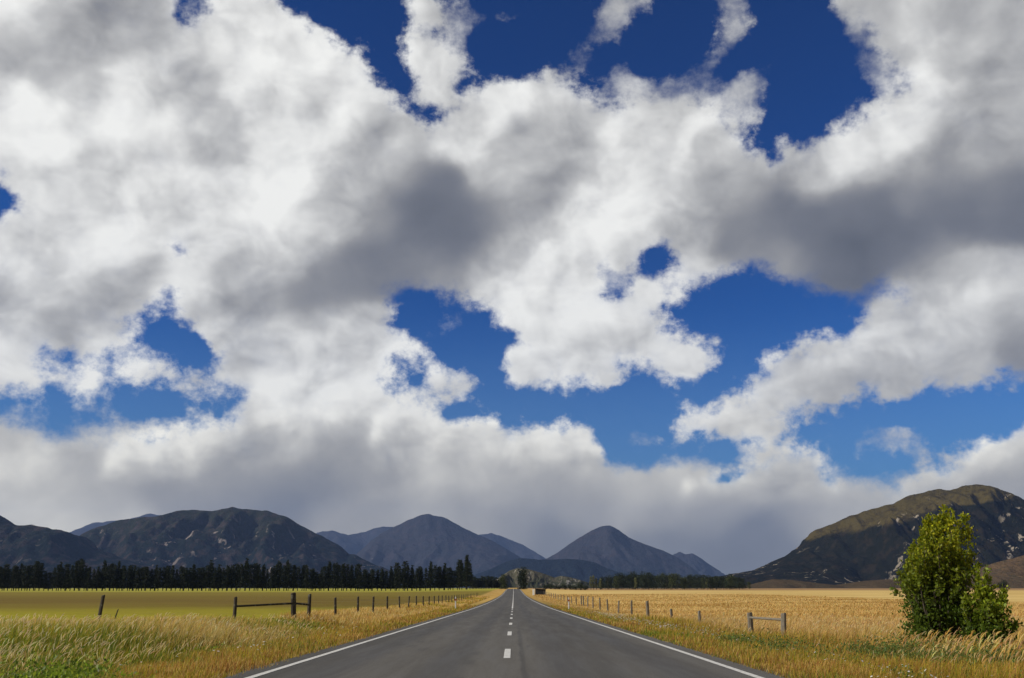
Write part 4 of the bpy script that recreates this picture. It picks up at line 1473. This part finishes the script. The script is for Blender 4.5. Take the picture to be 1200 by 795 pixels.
# ------------------------------------------------------------------ fences and posts
def timber(name, a, b_, scale=9.0):
    m, t, b = new_mat(name)
    co = t.node('ShaderNodeTexCoord').outputs['Object']
    grain = t.noise(t.vmath('MULTIPLY', co, (1, 1, 0.08)), scale * 4, 6.0, 0.65, 0.4)
    blot = t.noise(co, 3.0, 4.0, 0.6)
    c = t.ramp(grain, [(0.3, a), (0.7, b_)])
    c = t.mix(t.ramp01(blot, 0.52, 0.66, 0.0, 0.6), c, (0.20, 0.20, 0.15))
    t.put(b.inputs['Base Color'], c)
    b.inputs['Roughness'].default_value = 0.9
    b.inputs['Specular IOR Level'].default_value = 0.15
    bump(t, b, grain, 0.8, 0.01)
    return m


WOOD_DARK = timber('old_dark_timber', (0.022, 0.018, 0.014), (0.085, 0.072, 0.058))
WOOD_GREY = timber('weathered_timber', (0.07, 0.058, 0.046), (0.26, 0.23, 0.185))
WIRE, _t, _b = new_mat('fence_wire')
_b.inputs['Base Color'].default_value = (0.22, 0.21, 0.20, 1)
_b.inputs['Metallic'].default_value = 0.6
_b.inputs['Roughness'].default_value = 0.55


def post_bm(h, r, sides=9, flat=False, seed=0):
    """a split or round post: slightly crooked, with a chamfered weathered top"""
    rr = random.Random(seed)
    bm = bmesh.new()
    rings = []
    zs = [-0.45, 0.0, h * 0.3, h * 0.6, h - 0.05, h - 0.012, h]
    ph = rr.uniform(0, 6)
    for i, z in enumerate(zs):
        k = [1.06, 1.05, 1.0, 0.97, 0.95, 0.88, 0.68][i]
        ox, oy = 0.012 * math.sin(z * 2 + ph), 0.012 * math.cos(z * 1.6 + ph)
        ring = []
        for j in range(sides):
            a = 2 * math.pi * j / sides + ph
            q = r * k * (1 + 0.07 * math.sin(3 * a + ph) + rr.uniform(-0.03, 0.03))
            x_, y_ = math.cos(a) * q + ox, math.sin(a) * q + oy
            if flat:
                y_ = max(y_, -r * 0.45)
            ring.append(bm.verts.new((x_, y_, z + (0.02 * math.cos(a) if i == len(zs) - 1 else 0))))
        rings.append(ring)
    for a, c in zip(rings, rings[1:]):
        for j in range(sides):
            bm.faces.new((a[j], a[(j + 1) % sides], c[(j + 1) % sides], c[j]))
    bm.faces.new(rings[-1])
    bm.faces.new(rings[0][::-1])
    return bm


def rod_between(a, b, r, sides=6, seg=1, sag=0.0):
    a, b = np.array(a, float), np.array(b, float)
    pts = []
    for i in range(seg + 1):
        q = i / seg
        p = a + (b - a) * q
        p[2] -= sag * 4 * q * (1 - q)
        pts.append(p)
    return tube(pts, [r] * len(pts), sides)


def fence(name, label, base_xy, specs, timber_mat, wire_h, rails, wire_from=0):
    """specs: (x, y, height, radius) per post, in order along the fence"""
    x0, y0 = base_xy
    z0 = float(ground_z(x0, y0))
    root = empty(name, (x0, y0, z0))
    tag(root, label, 'fence')
    feet = []
    protos = {}
    for i, (x, y, h, r) in enumerate(specs):
        z = float(ground_z(x, y))
        feet.append((x - x0, y - y0, z - z0))
        key = (round(h, 2), round(r, 3), i % 3 if len(specs) > 8 else i)
        if key not in protos:
            o = mesh_bm('post', post_bm(h, r, seed=i), timber_mat, root, smooth=False)
            protos[key] = o
        else:
            o = protos[key].copy()
            COL.objects.link(o)
            o.parent = root
        o.location = feet[-1]
        o.rotation_euler = (R(rng.normal(0, 1.2)), R(rng.normal(0, 1.2)), rng.uniform(-0.5, 0.5))
    for hgt in wire_h:
        parts = []
        for a, b in zip(feet[wire_from:], feet[wire_from + 1:]):
            parts.append(rod_between((a[0] + 0.05, a[1], a[2] + hgt), (b[0] + 0.05, b[1], b[2] + hgt), 0.0022, 4, 2, 0.02))
        v, f = join2(parts)
        mesh_np('wire', v, f, WIRE, root)
    for i, j, hz, r in rails:
        a, b = feet[i], feet[j]
        v, f = rod_between((a[0], a[1], a[2] + hz[0]), (b[0], b[1], b[2] + hz[1]), r, 8, 3)
        mesh_np('rail', v, f, timber_mat, root, smooth=True)
    return root


def left_fence():
    specs = [(xat(277.2, 42.0), 42.0, 1.10, 0.075)]
    specs.append((xat(345.6, 44.6), 44.6, 1.30, 0.125))
    specs.append((xat(363.8, 46.0), 46.0, 1.24, 0.085))
    for k, p in enumerate([394, 419.8, 438, 454, 468.5, 479, 488, 496, 503, 509, 514, 518.4, 522.5, 526, 529.5, 532.5, 535.5, 538, 541, 543.5, 546, 548.5, 551, 553, 555.5, 558, 560]):
        Y = 8.75 / max(1e-3, -ray(p, 700)[0])
        specs.append((-8.75, Y, 1.16, 0.062))
    fence('fence', 'long dark post and wire fence with a railed near end, left of the road', specs[0][:2], specs, WOOD_DARK,
          (0.35, 0.65, 0.95), [(0, 1, (0.73, 0.85), 0.045), (1, 2, (0.85, 0.77), 0.045)], wire_from=2)
    # the old post that leans on its own
    x, y = xat(119.5, 38.5), 38.5
    o = mesh_bm('fence_post', post_bm(1.15, 0.07, seed=77), WOOD_DARK)
    o.location = (x, y, float(ground_z(x, y)))
    o.rotation_euler = (0, R(3.6), 0.3)
    tag(o, 'lone dark wooden post leaning right in the tall grass at far left', 'fence post')
    x, y = xat(137, 44.5), 44.5
    o = mesh_bm('stake', post_bm(0.62, 0.028, seed=78), WOOD_DARK)
    o.location = (x, y, float(ground_z(x, y)))
    o.rotation_euler = (0, R(13), 0.3)
    tag(o, 'thin short stake leaning in the grass just right of the lone post', 'stake')


left_fence()


def right_fence():
    specs = []
    for p, Y, top, r in ((915, 37.2, 718.5, 0.105), (876.5, 41.6, 718.0, 0.115), (819, 52.5, 716, 0.075), (785.6, 62, 713.8, 0.08), (758, 73, 704.5, 0.12), (739.3, 83, 703.8, 0.085),
                         (724.2, 93, 704, 0.085), (711.5, 104, 702.5, 0.085), (702.5, 115, 700.5, 0.085), (694.6, 126, 699.5, 0.085), (688.5, 137, 699, 0.09), (683.5, 147, 698.5, 0.10), (681, 152, 698, 0.10)):
        X = xat(p, Y)
        z = ray(p, top)[1] * Y
        specs.append((X, Y, max(0.7, z - float(ground_z(X, Y))), r))
    for k in range(14):
        Y = 160 + k * 13.0
        X = 9.95 + 0.0 * k
        specs.append((X, Y, 1.25, 0.08))
    root = fence('fence', 'grey post and wire fence sunk in dry grass right of the road', specs[0][:2], specs, WOOD_GREY,
                 (0.4, 0.62), [(0, 1, (specs[0][2] - 0.24, specs[1][2] - 0.20), 0.05)], wire_from=1)
    return root


right_fence()


# white marker posts beside the seal
PLAST, t_, b_ = new_mat('white_plastic')
_pos = t_.node('ShaderNodeTexCoord').outputs['Object']
t_.put(b_.inputs['Base Color'], t_.ramp(t_.noise(_pos, 14.0, 5.0, 0.65), [(0.35, (0.42, 0.40, 0.36)), (0.55, (0.74, 0.73, 0.70))]))
b_.inputs['Roughness'].default_value = 0.55
REDB, t_, b_ = new_mat('red_reflector')
b_.inputs['Base Color'].default_value = (0.32, 0.045, 0.02, 1)
b_.inputs['Roughness'].default_value = 0.35


def marker_post(x, y, h, label):
    root = empty('marker_post', (x, y, float(ground_z(x, y))))
    tag(root, label, 'marker post')
    bm = bmesh.new()
    prof = [(-0.3, 0.055), (0.0, 0.055), (h - 0.10, 0.052), (h - 0.03, 0.045), (h, 0.026)]
    rings = []
    for z, r in prof:
        rings.append([bm.verts.new((sx * r * 1.0, sy * 0.02 - (0.012 if sx == 0 else 0.0), z)) for sx, sy in ((-1, -1), (0, -1), (1, -1), (1, 1), (0, 0.4), (-1, 1))])
    for a, c in zip(rings, rings[1:]):
        for j in range(6):
            bm.faces.new((a[j], a[(j + 1) % 6], c[(j + 1) % 6], c[j]))
    bm.faces.new(rings[-1])
    bm.faces.new(rings[0][::-1])
    mesh_bm('post_body', bm, PLAST, root)
    bm = bmesh.new()
    bmesh.ops.create_cube(bm, size=1.0)
    for v in bm.verts:
        v.co = Vector((v.co.x * 0.114, v.co.y * 0.056 - 0.004, v.co.z * 0.16 + h - 0.24))
    bmesh.ops.bevel(bm, geom=bm.edges[:], offset=0.006, segments=2, affect='EDGES')
    mesh_bm('reflector_band', bm, REDB, root)
    return root


marker_post(-4.75, 82.0, 1.08, 'slim white marker post with a red band on the left edge of the road')
marker_post(4.55, 83.0, 1.05, 'slim white marker post with a red band on the right edge of the road')


# ------------------------------------------------------------------ shed and board far along the road
def shed():
    x, y = xat(633.5, 330), 330.0
    z = float(ground_z(x, y))
    root = empty('shed', (x, y, z))
    tag(root, 'low dark shed beyond the right verge where the road narrows away', 'shed')
    dark, t, b = new_mat('tarred_board')
    co = t.node('ShaderNodeTexCoord').outputs['Object']
    n = t.noise(t.vmath('MULTIPLY', co, (6, 6, 0.5)), 2.0, 5.0, 0.6)
    t.put(b.inputs['Base Color'], t.ramp(n, [(0.3, (0.006, 0.006, 0.008)), (0.7, (0.014, 0.014, 0.015))]))
    b.inputs['Roughness'].default_value = 0.8
    w, d, h = 3.4, 5.0, 1.9
    bm = bmesh.new()
    P = [(-w / 2, 0, -0.2), (w / 2, 0, -0.2), (w / 2, d, -0.2), (-w / 2, d, -0.2), (-w / 2, 0, h), (w / 2, 0, h * 0.9), (w / 2, d, h * 0.9), (-w / 2, d, h)]
    vs = [bm.verts.new(p) for p in P]
    for f in ((0, 1, 5, 4), (1, 2, 6, 5), (2, 3, 7, 6), (3, 0, 4, 7), (4, 5, 6, 7), (3, 2, 1, 0)):
        bm.faces.new([vs[i] for i in f])
    mesh_bm('wall', bm, dark, root)
    bm = bmesh.new()
    P = [(-w / 2 - 0.25, -0.3, h + 0.03), (w / 2 + 0.3, -0.3, h * 0.9 + 0.01), (w / 2 + 0.3, d + 0.3, h * 0.9 + 0.01), (-w / 2 - 0.25, d + 0.3, h + 0.03)]
    lo = [bm.verts.new(p) for p in P]
    hi = [bm.verts.new((p[0], p[1], p[2] + 0.09)) for p in P]
    bm.faces.new(hi)
    bm.faces.new(lo[::-1])
    for i in range(4):
        j = (i + 1) % 4
        bm.faces.new((lo[i], lo[j], hi[j], hi[i]))
    mesh_bm('roof', bm, dark, root)
    # pale board on a post in front of it
    x, y = xat(625.2, 300), 300.0
    z = float(ground_z(x, y))
    root = empty('roadside_board', (x, y, z))
    tag(root, 'blank white upright board on a pole by the right verge, left of the dark shed', 'board')
    bm = bmesh.new()
    bmesh.ops.create_cube(bm, size=1.0)
    for v in bm.verts:
        v.co = Vector((v.co.x * 0.62, v.co.y * 0.10, v.co.z * 1.75 + 1.0))
    bmesh.ops.bevel(bm, geom=bm.edges[:], offset=0.02, segments=2, affect='EDGES')
    white, t, b = new_mat('white_board')
    b.inputs['Base Color'].default_value = (0.78, 0.80, 0.78, 1)
    b.inputs['Roughness'].default_value = 0.6
    mesh_bm('panel', bm, white, root)
    v, f = tube([(0, 0.12, -0.3), (0, 0.12, 1.5), (0, 0.12, 3.1)], [0.06, 0.06, 0.05], 8)
    mesh_np('pole', v, f, WOOD_DARK, root, smooth=True)


shed()
